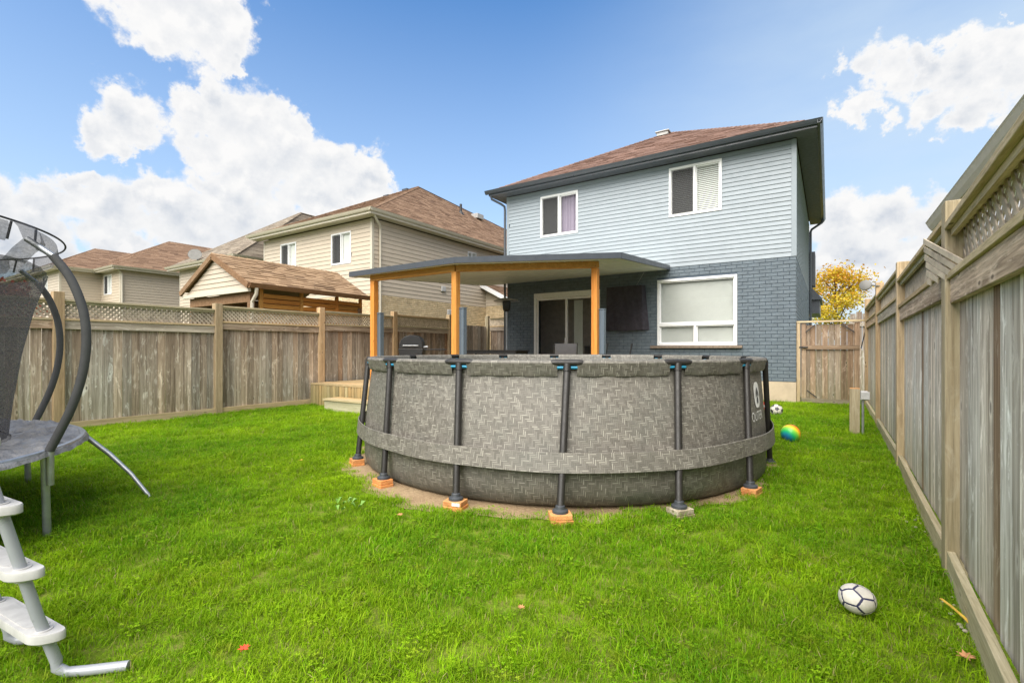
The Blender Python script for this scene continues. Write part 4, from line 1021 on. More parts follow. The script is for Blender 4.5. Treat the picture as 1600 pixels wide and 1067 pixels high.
# ---------------------------------------------------------------- balls, leaves, small things on the lawn
def football(name, label, loc, r, squash, tilt, black, seam, group=None):
    t = thing(name, label, 'ball', loc); bm = bmesh.new(); bmesh.ops.create_icosphere(bm, subdivisions=1, radius=1)
    if black: bmesh.ops.bevel(bm, geom=bm.verts[:], offset=1/3*100, offset_type='PERCENT', segments=1, affect='VERTICES', profile=.5)
    if not black:                                                 # twelve big panels: the dual of the icosahedron
        b0_ = bmesh.new(); cen = {f.index: b0_.verts.new(f.calc_center_median().normalized()) for f in bm.faces}
        for v in bm.verts:
            n_ = v.co.normalized(); u_ = n_.orthogonal().normalized(); w_ = n_.cross(u_)
            b0_.faces.new(sorted((cen[f.index] for f in v.link_faces), key=lambda q: math.atan2(q.co.dot(w_), q.co.dot(u_))))
        bm.free(); bm = b0_; bm.normal_update()
    bm.verts.ensure_lookup_table(); rot = Matrix.Rotation(R(tilt[0]), 3, 'X') @ Matrix.Rotation(R(tilt[1]), 3, 'Y') @ Matrix.Rotation(R(tilt[2]), 3, 'Z')
    def warp(p, k):
        p = rot @ p.normalized()*k; q = Vector((p.x, p.y, p.z*squash+r*squash)); 
        if squash < .9: q.z -= .014*math.exp(-((p.x-.02)**2+(p.y+.01)**2)/.003)*(p.z > 0)
        return q+Vector(loc)
    core = MB(); b2 = bmesh.new(); bmesh.ops.create_icosphere(b2, subdivisions=4, radius=1)
    core.add([warp(v.co, r) for v in b2.verts], [[v.index for v in f.verts] for f in b2.faces]); b2.free(); core.build('bladder', seam, t, smooth=True)
    for f in bm.faces:
        c = f.calc_center_median(); pts = [v.co.copy() for v in f.verts]; n = len(pts); ins = .90 if black else .84
        vs = [warp(c, r*1.018)]; rings = [.35, .68, ins, ins+.03]
        for q, g in enumerate(rings):
            for i in range(n):
                for h in (0, .5): vs.append(warp(c+(pts[i].lerp(pts[(i+1) % n], h)-c)*g, r*(1.018 if q < 3 else 1.0)))
        m = n*2; fs = [(0, 1+i, 1+(i+1) % m) for i in range(m)]
        for q in range(3): fs += [(1+q*m+i, 1+(q+1)*m+i, 1+(q+1)*m+(i+1) % m, 1+q*m+(i+1) % m) for i in range(m)]
        MB().add(vs, fs).build('panel', 'ball_black' if (black and n == 5) else 'ball_white', t, smooth=True)
    bm.free(); return t
fb = football('football', 'half deflated white football with navy seams near the right fence', (.118, 2.93, .008), .078, .88, (18, 24, 10), False, 'ball_navy')
football('football', 'white football with black patches on the lawn by the pool edge', (-.86, 10.85, 0), .11, 1., (20, -35, 15), True, 'ball_black')
mb = MB(); mb.add([tuple(Vector((.118-.045, 2.93-.055, .005))+Vector(p)) for p in ((-.03, -.012, .105), (-.01, -.028, .095), (.006, -.02, .105), (-.008, -.004, .118))], [(0, 1, 2, 3)])
mb = MB(); mb.lathe([(.001, -.125)]+[(.125*math.cos(R(t)), .125*math.sin(R(t))) for t in range(-80, 81, 8)]+[(.001, .125)], (-.45, 7.86, .12), 32)
rb = mb.build('playground_ball', 'rainbow', smooth=True); tag(rb, 'rainbow coloured ball fading from blue through green to orange', 'ball')
rb.location = (-.45, 7.86, .12); rb.data.transform(Matrix.Translation((0, 0, -.125)))
rt = thing('toy_cone', 'small red plastic cone half hidden behind the pool edge', 'toy', (-1.13, 11.6, 0))
MB().lathe([(.12, 0), (.12, .015), (.075, .02), (.05, .12), (.03, .19), (.028, .19)], (-1.13, 11.6, 0), 20).build('cone', 'red_plastic', rt, smooth=True); MB().lathe([(.062, .075), (.063, .078), (.052, .118), (.05, .12)], (-1.13, 11.6, .002), 20).build('stripe', 'white_print', rt, smooth=True)
def leaf(label, x, y, z, s, m, rz_, name='fallen_leaf', cat='leaf', lobes=5):
    mb = MB(); pts = []
    for i in range(lobes*2+1):
        a = R(-110+220*i/(lobes*2)); rr = s*(1. if i % 2 == 0 else .5)*(1.1 if abs(i-lobes) < 1 else .85); pts.append((rr*math.cos(a), rr*math.sin(a)))
    pts.append((-s*.15, 0)); ca, sa = math.cos(rz_), math.sin(rz_)
    P = [(x+px_*ca-py_*sa, y+px_*sa+py_*ca, z+.25*s*abs(py_/s)+.15*s*math.sin(px_*70)) for px_, py_ in pts]
    n = len(P); c = (x, y, z); mb.add([c]+P+[(c[0], c[1], c[2]-.002)]+[(a, b, q-.0015) for a, b, q in P], [(0, 1+i, 1+(i+1) % n) for i in range(n)]+[(n+1, n+2+(i+1) % n, n+2+i) for i in range(n)])
    mb.tube([(x-.1*s*ca, y-.1*s*sa, z), (x-s*ca, y-s*sa, z+.006)], .0015, 5)
    return tag(mb.build(name, m), label, cat)
leaf('bright red fallen leaf on the grass right of the ladder', -2.05, 1.09, .05, .030, 'red_leaf', 2.2)
leaf('tan fallen leaf on the grass at the bottom right', .47, 2.68, .045, .040, 'orange_leaf', .6)
leaf('small orange leaf on grass left of the front pool legs', -2.72, 2.62, .05, .030, 'orange_leaf', 1.6)
leaf('small tan leaf on grass below the front pool leg', -1.25, 2.0, .05, .024, 'orange_leaf', 2.9)
leaf('tiny yellow leaf on the grass near the trampoline strut', -5.0, 3.3, .05, .03, 'yellow_leaf', 1.1)
mb = MB(); P = [Vector((.475, 3.24, .045)), Vector((.50, 3.16, .05)), Vector((.53, 3.07, .048)), Vector((.565, 2.96, .035))]; sdv = Vector((.9, .3, 0))*.007
mb.add([p-sdv for p in P]+[p+sdv for p in P]+[p-sdv-Vector((0, 0, .003)) for p in P]+[p+sdv-Vector((0, 0, .003)) for p in P], [(i, i+1, i+5, i+4) for i in range(3)]+[(i+8, i+12, i+13, i+9) for i in range(3)]+[(i, i+8, i+9, i+1) for i in range(3)])
tag(mb.build('yellow_blade', 'yellow_leaf'), 'long dry yellow leaf blade lying beside the right kickboard', 'leaf')
wd = MB()
for q in range(12):
    a = random.uniform(0, 6.28); s = random.uniform(.03, .055); x, y = -3.27+random.gauss(0, .09), 2.56+random.gauss(0, .07); ca, sa = math.cos(a), math.sin(a); w = s*.45
    wd.add([(x, y, .04), (x+ca*s*.5-sa*w, y+sa*s*.5+ca*w, .075), (x+ca*s, y+sa*s, .068), (x+ca*s*.5+sa*w, y+sa*s*.5-ca*w, .075)], [(0, 1, 2, 3)])
tag(wd.build('broadleaf_weed', 'weed'), 'pale broad leaved weed in the grass left of the pool', 'weed')
pbm = MB()
for q in range(20):
    y = random.choice((random.gauss(4.05, .12), random.gauss(4.6, .25), random.gauss(3.2, .2))); x = .56+(y-3.74)*.022-abs(random.gauss(0, .05)); r = random.uniform(.005, .014)
    pbm.lathe([(r*.6, 0), (r, r*.5), (r*.7, r), (r*.1, r*1.15)], (x, y, .012), 7)
tag(pbm.build('pebbles', 'pebble', kind='stuff'), 'pale pebbles scattered along the right kickboard')

# ---------------------------------------------------------------- things on the deck
gr = thing('barbecue', 'black barbecue with rounded lid and side shelf near the left fence', 'barbecue', (-9.1, 9.25, DZ))
ux, uy = Vector((.82, .57, 0)), Vector((-.57, .82, 0)); gc = Vector((-9.1, 9.2, 0))
hp = [(-.31, 1.33), (-.30, 1.44), (-.25, 1.55), (-.16, 1.63), (-.02, 1.67), (.14, 1.66), (.24, 1.60), (.29, 1.50), (.31, 1.33)]
MB().prism([gc+ux*a-uy*.24+Vector((0, 0, z)) for a, z in hp], uy*.48).build('lid', 'black', gr, bevel=.015)
MB().prism([gc+ux*a-uy*.25+Vector((0, 0, z)) for a, z in ((-.32, 1.325), (.32, 1.325), (.28, 1.12), (-.28, 1.12))], uy*.50).build('firebox', 'black', gr, bevel=.01)
for a, b in ((-.26, -.2), (.26, -.2), (-.26, .2), (.26, .2)): MB().beam(gc+ux*a+uy*b+Vector((0, 0, DZ)), gc+ux*a+uy*b+Vector((0, 0, 1.12)), .04, .04).build('leg', 'black', gr)
MB().beam(gc+ux*.33+Vector((0, 0, 1.30)), gc+ux*.88+Vector((0, 0, 1.30)), .42, .03).build('side_shelf', 'black', gr, bevel=.005)
MB().tube([gc+ux*-.2-uy*.28+Vector((0, 0, 1.40)), gc+ux*.2-uy*.28+Vector((0, 0, 1.40))], .012, 8).build('handle', 'steel', gr)
MB().tube([gc+ux*.28-uy*.1+Vector((0, 0, 1.36)), gc+ux*.42-uy*.1+Vector((0, 0, 1.37))], .03, 10).build('knob', 'steel', gr)
def ptable(label, c, L, Wd, rot, top):
    t = thing('patio_table', label, 'table', (c[0], c[1], DZ)); a = Vector((math.cos(rot), math.sin(rot), 0)); b = Vector((-a.y, a.x, 0)); C = Vector((*c, 0))
    MB().beam(C-a*L/2+Vector((0, 0, top)), C+a*L/2+Vector((0, 0, top)), Wd, .03).build('table_top', 'black', t, bevel=.006)
    m = MB()
    for s in (-1, 1): m.beam(C-a*(L/2-.04)+b*s*(Wd/2-.05)+Vector((0, 0, top-.05)), C+a*(L/2-.04)+b*s*(Wd/2-.05)+Vector((0, 0, top-.05)), .03, .065)
    m.build('apron', 'black', t)
    for s in (-1, 1):
        for q in (-1, 1): MB().beam(C+a*s*(L/2-.07)+b*q*(Wd/2-.07)+Vector((0, 0, DZ)), C+a*s*(L/2-.07)+b*q*(Wd/2-.07)+Vector((0, 0, top-.015)), .04, .04).build('leg', 'black', t)
ptable('long dark patio table on the deck in front of the painted brick wall', (-7.75, 11.0), 1.75, .9, R(8), 1.27)
def chair(label, c, rot):
    t = thing('patio_chair', label, 'chair', (c[0], c[1], DZ), 'dark patio chairs on the deck'); f = Vector((math.cos(rot), math.sin(rot), 0)); s = Vector((-f.y, f.x, 0)); C = Vector((*c, 0))
    P = lambda a, b, z: C+f*a+s*b+Vector((0, 0, DZ+z))
    m = MB(); n = 7
    vs = [P(-.22-.10*k/n-.03*math.sin(k/n*3), b, .42+.50*k/n) for k in range(n+1) for b in (-.25, .25)]
    m.add(vs+[Vector(v)-f*.012 for v in vs], [(2*k, 2*k+1, 2*k+3, 2*k+2) for k in range(n)]+[(2*k+16, 2*k+18, 2*k+19, 2*k+17) for k in range(n)]); m.build('backrest', 'sling', t, smooth=True)
    MB().prism([P(-.24, -.25, .41), P(-.24, .25, .41), P(.25, .25, .43), P(.25, -.25, .43)], (0, 0, .015)).build('seat', 'sling', t)
    for b in (-.27, .27):
        MB().tube([P(-.30, b, 0), P(-.25, b, .40), P(-.36, b, .93)], .014, 8).build('frame', 'black', t)
        MB().tube([P(.25, b, 0), P(.24, b, .62), P(.0, b, .64), P(-.30, b, .63)], .014, 8).build('armrest', 'black', t)
chair('dark sling patio chair seen between sliding door and rightmost timber post', (-5.35, 10.55), R(120)); chair('dark sling patio chair close behind the rightmost timber post', (-4.95, 11.1), R(165)); chair('dark sling patio chair below the black cloth on the wall', (-4.42, 11.6), R(200))
ph = thing('patio_heater', 'tall mushroom shaped patio heater by the left corner of the house', 'heater', (-7.85, 11.75, DZ))
c = (-7.85, 11.75, 0)
MB().lathe([(.22, DZ), (.22, DZ+.02), (.20, DZ+.05), (.20, DZ+.55), (.16, DZ+.6), (.03, DZ+.62)], c, 24).build('base', 'black', ph, smooth=True)
MB().tube([(c[0], c[1], DZ+.6), (c[0], c[1], 2.45)], .03, 12).build('pole', 'steel', ph, smooth=True)
MB().lathe([(.05, 2.40), (.095, 2.44), (.11, 2.50), (.125, 2.68), (.10, 2.70)], c, 20).build('burner', 'black', ph, smooth=True)
MB().lathe([(.38, 2.70), (.385, 2.705), (.30, 2.745), (.15, 2.785), (.01, 2.80)], c, 28).build('reflector', 'steel', ph, smooth=True)
tv = MB(); k, l = 22, 14; vs = []
for i in range(k+1):
    for j in range(l+1):
        u, v = i/k, j/l; x = -5.50+1.15*u+(.09*(1-v) if i == k else 0); z = 3.11-1.27*(1-v) if False else 1.845+1.265*v
        e = min(u, 1-u)*k; w = .17*min(1, e/1.2+.12)*(.85+.15*v)+.010*math.sin(u*19+v*3)*(1-v)+.006*math.sin(u*41+v*7)
        vs.append(F.p(x+.05*(1-v)*(u-.5), w, z+.012*math.sin(u*9)*(1-v)))
tv.add(vs, [(i*(l+1)+j, (i+1)*(l+1)+j, (i+1)*(l+1)+j+1, i*(l+1)+j+1) for i in range(k) for j in range(l)])
top_row = [i*(l+1)+l for i in range(k+1)]; nb_ = len(tv.v); tv.v += [F.p(-5.50+1.15*i/k, .02, 3.10) for i in range(k+1)]
for i in range(k): tv.f.append([top_row[i], top_row[i+1], nb_+i+1, nb_+i]); tv.uv.append([(0, 0)]*4)
tag(tv.build('screen_cover', 'cloth', smooth=True), 'black cloth cover hanging over a wall mounted screen', 'cover')

# ---------------------------------------------------------------- neighbouring houses
def hip_house(label, X0, X1, Y0, Y1, zs, ez_, ap, over=.45, course=.16, mat='beige_siding', roofm='shingle_tan', wins=(), xwins=(), brick=0, parts=True, exp=.16, tab=.32, ap2_=None, grp='beige houses beyond the left fence', shadecap=True):
    h = thing('house', label, 'house', ((X0+X1)/2, (Y0+Y1)/2, 0), grp); f1 = Face('-Y', Y0); f2 = Face('+X', X1)
    m = MB(); wall_cells(f1, X0, X1-.001, -.1, zs, [w for w in wins], -.16, 0, m); wall_cells(f2, Y0+.16, Y1, -.1, zs, [w for w in xwins], -.16, -.001, m); m.box(X0, X0+.16, Y0+.16, Y1-.16, -.1, zs); m.box(X0, X1-.16, Y1-.16, Y1, -.1, zs)
    m.box(X0+.2, X1-.2, Y0+2.5, Y0+2.6, 0, zs-.02); m.build('wall', 'gap_shade', h)
    zb = brick if brick else .3
    siding(f1, h, X0+.06, X1-.08, zb, zs, wins, course, mat, parts); siding(f2, h, Y0+.08, Y1, zb, zs, xwins, course, mat, parts)
    if brick: bricks(f2, h, Y0+.02, Y1, .3, brick-.005, [], .21, .076, 'tan_brick'); bricks(f1, h, X0, X1, .3, brick-.005, [], .21, .076, 'tan_brick')
    m = MB(); f1.box(m, X1-.08, X1+.02, 0, .021, zb, zs); f2.box(m, Y0, Y0+.08, 0, .0205, zb, zs); m.build('corner_trim', 'beige_trim', h); f1.box(MB(), X0-.02, X0+.06, 0, .021, zb, zs).build('corner_trim', 'beige_trim', h)
    a, b, c_, d_ = (X0-over, Y0-over, ez_), (X1+over, Y0-over, ez_), (X1+over, Y1+over, ez_), (X0-over, Y1+over, ez_)
    r = MB(); ridge = ap2_ or (ap[0], Y1-3, ap[2]); roof_base(r, [[a, b, ap], [b, c_, ridge, ap], [c_, d_, ridge], [d_, a, ap, ridge]])
    roof_plane(r, a, b, ap, ap, exp, tab, seedv=11); roof_plane(r, b, c_, ridge, ap, exp, tab, seedv=12)
    for p, q in ((a, ap), (b, ap), (ap, ridge)): hip_cap(r, p, q)
    ro = r.build('roof', roofm, h)
    m = MB(); m.box(X0-over+.01, X1+over-.01, Y0-over+.01, Y0-.02, ez_-.17, ez_-.155); m.box(X1+.03, X1+over-.01, Y0-.02, Y1+over, ez_-.17, ez_-.155); m.build('soffit', 'beige_trim', h)
    m = MB(); m.box(X0-over, X1+over, Y0-over, Y0-over+.02, ez_-.18, ez_-.005); m.box(X1+over-.02, X1+over, Y0-over+.02, Y1+over, ez_-.18, ez_-.005); m.build('fascia', 'beige_trim', h)
    m = MB(); gutter(m, (X0-over-.1, Y0-over-.003, 0), (X1+over+.1, Y0-over-.003, 0), (0, -1, 0), ez_+.01); gutter(m, (X1+over+.003, Y0-over-.1, 0), (X1+over+.003, Y1+over, 0), (1, 0, 0), ez_+.009); m.build('gutter', 'beige_trim', h)
    for w in wins: window(f1, h, *w, two(w), backs=['screen', 'blind_plain'], fw=.06)
    for w in xwins: window(f2, h, *w, two(w), backs=['blind_plain', 'blind_plain'], fw=.06)
    return h
M['blind_plain'] = M['blind']
h1 = hip_house('beige sided house with buff brick base and large tan hipped roof behind the gazebo', -21.35, -14.2, 12.27, 30, 6.18, 6.38, (-17.8, 18.4, 9.72), wins=[(-20.05, -18.9, 4.62, 5.87), (-16.57, -15.37, 4.62, 5.86)], xwins=[(17.95, 18.62, 5.30, 5.915)], brick=3.37, course=.165, ap2_=(-17.8, 27, 9.15))
m = MB(); m.tube([(-13.80, 12.0, 6.3), (-13.85, 12.1, 6.15), (-14.05, 12.5, 5.95), (-14.13, 12.6, 5.8), (-14.13, 12.6, .2)], .045, 8); m.build('downspout', 'beige_trim', h1, smooth=True)
def on_roof(x, y): # east slope of the tan roof
    t = (-13.75-x)/(-13.75+17.8); return 6.38+t*(9.5-6.38)
for (x, y, s) in ((-17.0, 22.5, .3), (-16.9, 27.0, .3)):
    z = on_roof(x, y)-.05; MB().box(x-s, x+s*.6, y-s, y+s, z, z+.28).build('roof_vent', 'galv_vent', h1, bevel=.02)
x, y = -16.75, 20.6; z = on_roof(x, y)-.1; m = MB(); m.tube([(x, y, z), (x, y, z+.6)], .07, 10); m.lathe([(.2, 0), (.08, .2)], (x, y, z+.0), 12); m.build('vent_pipe', 'black', h1)
m = MB()
for q in range(3): m.box(-18.25-q*.55, -17.9-q*.55, 17.7-q*.75, 18.05-q*.75, 9.2-q*.42, 9.47-q*.42)
m.build('roof_vent', 'fascia', h1)
for (y, z) in ((16.2, 3.95), (16.6, 2.95)): f2 = Face('+X', -14.2); m = MB(); f2.box(m, y-.14, y+.14, .01, .10, z-.12, z+.12); m.build('vent_hood', 'white_plastic', h1, bevel=.03)
# garage wing
gw = Face('-Y', 19.4)
bricks(gw, h1, -14.19, -12.2, .2, 3.42, [], .21, .076, 'tan_brick'); m = MB(); m.box(-14.19, -12.2, 19.405, 25, -.1, 3.42); m.prism([(-14.19, 19.402, 3.42), (-12.2, 19.402, 3.42), (-14.19, 19.402, 4.28)], (0, 5.5, 0)); m.build('garage_wall', 'tan_mortar', h1)
siding(gw, h1, -14.17, -13.5, 3.44, 3.75, [], .16, 'beige_siding', False)
r = MB(); A, B, C_, D_ = (-11.7, 25, 3.30), (-11.7, 18.95, 3.30), (-14.19, 18.95, 4.55), (-14.19, 25, 4.55); roof_base(r, [[A, B, C_, D_]]); roof_plane(r, A, B, C_, D_, .16, .32, seedv=5); r.build('garage_roof', 'shingle_tan', h1)
MB().beam((-14.19, 18.96, 4.43), (-11.7, 18.96, 3.18), .06, .20, up=(.45, 0, .9)).build('rake_board', 'white_vinyl', h1)

h2 = hip_house('grey brown roofed beige house between the tan roofed house and farthest house', -29.6, -23.6, 12.3, 28, 5.55, 5.72, (-24.6, 16.2, 8.9), roofm='shingle_grey', parts=False, exp=.2, tab=.5, ap2_=(-24.6, 24, 8.9))
h3 = hip_house('beige house with reddish hipped roof and roof vents farthest left', -44, -34.6, 11.25, 30, 5.95, 6.1, (-39.5, 15.7, 9.0), wins=[(-37.04, -35.83, 4.6, 5.8)], parts=False, exp=.2, tab=.5)
m = MB(); 
for (y, q) in ((18.3, 0), (21.5, 0), (24.5, 0)): z = 8.45; m.box(-38.9, -38.2, y-.35, y+.35, z-.3, z+.12)
m.build('roof_vent', 'galv_vent', h3)
m = MB(); m.lathe([(.02, -.04), (.22, 0), (.30, .07), (.315, .07)], (0, 0, 0), 20); Rt = Matrix.Rotation(R(68), 3, 'X') @ Matrix.Identity(3); Rz_ = Matrix.Rotation(R(55), 3, 'Z')
m.v = [tuple(Rz_ @ (Rt @ Vector(v))+Vector((-27.0, 11.9, 6.1))) for v in m.v]; dsh = thing('satellite_dish', 'grey satellite dish on the eave of the grey brown roofed house', 'satellite dish', (-27.0, 12.05, 5.5)); m.build('reflector', 'dish', dsh, smooth=True); MB().tube([(-27.0, 12.05, 5.5), (-27.0, 12.0, 6.05)], .03, 8).build('mast', 'steel', dsh)
m = MB(); m.tube([(-34.5, 11.1, 6.0), (-34.52, 11.3, 5.7), (-34.52, 11.35, .2)], .06, 8); m.build('downspout', 'beige_trim', h3)
h3w = hip_house('protruding beige wing with hipped reddish roof left of the farthest house', -50, -37.5, 9.3, 24, 5.95, 6.1, (-44.6, 13.0, 8.6), wins=[(-40.6, -39.6, 4.6, 5.8)], parts=False, exp=.2, tab=.5)

# gazebo in the neighbour's garden
gz = thing('gazebo', 'open timber gazebo with gabled golden shingle roof beyond the left fence', 'gazebo', (-12.4, 7.6, 0))
A, B, C_, D_ = (-10.8, 5.83, 2.78), (-10.8, 9.2, 2.78), (-12.42, 9.4, 3.60), (-12.42, 5.83, 3.60); E_, G_ = (-14.05, 5.83, 2.78), (-14.05, 9.2, 2.78)
r = MB(); roof_base(r, [[A, B, C_, D_], [G_, E_, D_, C_]]); roof_plane(r, A, B, C_, D_, .135, .30, .014, 21); roof_plane(r, G_, E_, D_, C_, .135, .30, .014, 22); hip_cap(r, D_, C_)
r.build('roof', 'shingle_cedar', gz)
for s, x1 in ((1, -10.8), (-1, -14.05)): MB().beam((-12.42, 5.84, 3.54), (x1, 5.84, 2.72), .05, .13, up=(s*.45, 0, .9)).build('bargeboard', 'brown_trim', gz, bevel=.004)
gf = Face('-Y', 5.93); z = 2.70
n = 7
for k in range(n):
    za, zb = 2.68+k*.112, 2.68+k*.112+.108; hw = max(.04, 1.50*(3.47-za)/.79*.98); hw2 = max(.01, 1.50*(3.47-zb)/.79*.98)
    m = MB(); m.add([gf.p(-12.42-hw, .022, za), gf.p(-12.42+hw, .022, za), gf.p(-12.42+hw2, .006, zb), gf.p(-12.42-hw2, .006, zb), gf.p(-12.42-hw, 0, za), gf.p(-12.42+hw, 0, za), gf.p(-12.42+hw2, 0, zb), gf.p(-12.42-hw2, 0, zb)], [(0, 1, 2, 3), (7, 6, 5, 4), (0, 4, 5, 1), (1, 5, 6, 2), (2, 6, 7, 3), (3, 7, 4, 0)]); m.build('siding_board', 'beige_siding', gz)
MB().prism([(-13.9, 5.932, 2.68), (-10.95, 5.932, 2.68), (-12.42, 5.932, 3.49)], (0, .04, 0)).build('gable_panel', 'tan_mortar', gz)
MB().box(-14.0, -10.85, 5.86, 5.925, 2.60, 2.678).build('gable_trim', 'beige_trim', gz)
MB().box(-13.85, -11.0, 5.98, 6.08, 2.38, 2.60).build('beam', 'brown_trim', gz, bevel=.006); MB().box(-11.24, -11.14, 6.08, 9.1, 2.45, 2.62).build('beam', 'brown_trim', gz); MB().box(-13.85, -13.75, 6.08, 9.1, 2.45, 2.62).build('beam', 'brown_trim', gz)
for x, y in ((-11.03, 6.03), (-13.8, 6.03), (-11.03, 9.05), (-13.8, 9.05)): MB().box(x-.06, x+.06, y-.06, y+.06, 0, 2.38 if y < 7 else 2.45).build('post', 'brown_trim', gz, bevel=.006)
m = MB(); gutter(m, (-10.79, 5.83, 0), (-10.79, 9.25, 0), (1, 0, 0), 2.78); m.build('gutter', 'brown_trim', gz)
m = MB(); m.tube([(-10.75, 6.0, 2.68), (-10.76, 6.0, 2.55), (-10.93, 6.0, 2.38), (-10.94, 6.0, 2.2), (-10.94, 6.0, .1)], .04, 8); m.build('downspout', 'beige_trim', gz, smooth=True)
MB().box(-13.7, -11.1, 9.1, 9.14, 2.0, 2.6).build('rear_panel', 'brown_trim', gz); MB().box(-13.9, -13.87, 6.1, 9.1, 1.4, 2.7).build('rear_panel', 'brown_trim', gz); MB().box(-13.8, -11.0, 8.9, 9.0, 1.55, 1.62).build('rear_rail', 'black', gz)
yb = [6.25, 7.28, 8.32, 9.1]
for y in yb: MB().box(-11.05, -10.99, y-.04, y+.04, 0, 2.70).build('louvre_post', 'cedar_z', gz)
for y0, y1 in zip(yb, yb[1:]):
    z = 1.62
    while z < 2.66: MB().beam((-11.0, y0+.042, z), (-11.0, y1-.042, z), .016, .098, up=(.25, 0, .97)).build('slat', 'cedar_y', gz); z += .116

# building behind the right fence: only its eave shows
sh = thing('garden_shelter', 'narrow lean-to whose pale eave and gutter show above the right fence', 'shelter', (1.6, 3.4, 0))
r = MB(); A, B, C_, D_ = (1.12, 7.8, 2.86), (1.12, -1.3, 2.86), (2.0, -1.3, 3.10), (2.0, 7.8, 3.10); roof_base(r, [[A, B, C_, D_]]); roof_plane(r, A, B, C_, D_, .15, .3, seedv=31); r.build('roof', 'shingle_tan', sh)
MB().prism([(1.15, 7.79, 2.83), (2.0, 7.79, 3.07), (2.0, 7.79, 3.05), (1.15, 7.79, 2.81)], (0, -9.08, 0)).build('soffit', 'white_vinyl', sh)
MB().box(1.12, 1.148, -1.3, 7.8, 2.66, 2.852).build('fascia', 'cream_trim', sh); m = MB(); gutter(m, (1.118, -1.3, 0), (1.118, 7.85, 0), (-1, 0, 0), 2.865); m.build('gutter', 'beige_trim', sh)
for y in (-1.0, 3.2, 7.6): MB().box(1.85, 1.95, y-.05, y+.05, -.1, 3.03).build('post', 'white_vinyl', sh, bevel=.005)

# ---------------------------------------------------------------- trees
def tree(label, loc, h, cw, zc, foliage, nleaf, ls_, seedv, group=None, clumps=26):
    rr = random.Random(seedv); t = thing('tree', label, 'tree', loc, group); L = Vector(loc)
    tb = MB(); tips = []
    tb.tube([L+Vector((0, 0, -.1)), L+Vector((.05, 0, zc*.4)), L+Vector((-.03, .05, zc*.8)), L+Vector((0, 0, h*.9))], [h*.028, h*.02, h*.014, .01], 10)
    for q in range(clumps):
        a = rr.uniform(0, 6.28); z = zc+(h-zc)*rr.uniform(-.75, .98); rad = cw*math.sqrt(max(.05, 1-((z-zc)/(h-zc+.01))**2))*rr.uniform(.3, 1)
        e_ = L+Vector((rad*math.cos(a), rad*math.sin(a), z)); s = L+Vector((0, 0, max(zc*.45, z-rad*.8-.3)))
        tb.tube([s, s.lerp(e_, .5)+Vector((0, 0, rad*.08)), e_], [.045, .028, .008], 6); tips.append(e_)
    tb.build('trunk', 'bark', t, smooth=True)
    lm = MB()
    for q in range(nleaf):
        c = rr.choice(tips); g = cw*.20; p = c+Vector((rr.gauss(0, g), rr.gauss(0, g), rr.gauss(0, g*.8)))
        d = Vector((rr.gauss(0, 1), rr.gauss(0, 1), rr.gauss(0, .8))).normalized(); o = d.cross(Vector((rr.gauss(0, 1), rr.gauss(0, 1), rr.gauss(0, 1)))).normalized(); s = ls_*rr.uniform(.6, 1.3); u = (min(.99, max(.01, rr.gauss(.5+.5*((p.z-zc-L.z)/(h-zc+.01)-.2)*-.5, .22))), 0)
        lm.add([p, p+d*s*.5+o*s*.32, p+d*s, p+d*s*.5-o*s*.32], [(0, 1, 2, 3)], [[u]*4])
    lm.build('crown', foliage, t, kind='stuff'); return t
tree('yellow autumn tree beyond the board gate', (.35, 33.5, 0), 5.7, 1.75, 3.9, 'yellow_foliage', 5600, .15, 3)
tree('dark red autumn tree seen through the trampoline net', (-28.9, 5.0, 0), 3.75, 1.6, 2.9, 'red_foliage', 3000, .2, 5)

# ---------------------------------------------------------------- grass
tuft_col = bpy.data.collections.new('grass_tufts')
def tuft(seedv, n, rad, hgt, bw):
    r = random.Random(seedv); m = MB()
    for q in range(n):
        a = r.uniform(0, 6.28); d = rad*math.sqrt(r.random()); x, y = d*math.cos(a), d*math.sin(a); b = r.uniform(0, 6.28); h = hgt*r.uniform(.55, 1.2); ln_ = h*r.uniform(.2, 1.5); w = bw*r.uniform(.7, 1.3)
        dx, dy = math.cos(b), math.sin(b); sx, sy = -dy*w, dx*w; u = (r.random(), 0)
        m.add([(x-sx, y-sy, -.006), (x+sx, y+sy, -.006), (x+dx*ln_*.35+sx*.8, y+dy*ln_*.35+sy*.8, h*.6), (x+dx*ln_*.35-sx*.8, y+dy*ln_*.35-sy*.8, h*.6), (x+dx*ln_, y+dy*ln_, h*r.uniform(.8, 1.))], [(0, 1, 2, 3), (3, 2, 4)], [[u]*4, [u]*3])
    me = bpy.data.meshes.new('grass_tuft'); me.from_pydata(m.v, [], m.f); l = me.uv_layers.new(name='UVMap'); l.data.foreach_set('uv', np.array([q for f in m.uv for q in f], dtype=np.float32).ravel())
    me.materials.append(M['grass']); o = bpy.data.objects.new('grass_tuft', me); tuft_col.objects.link(o)
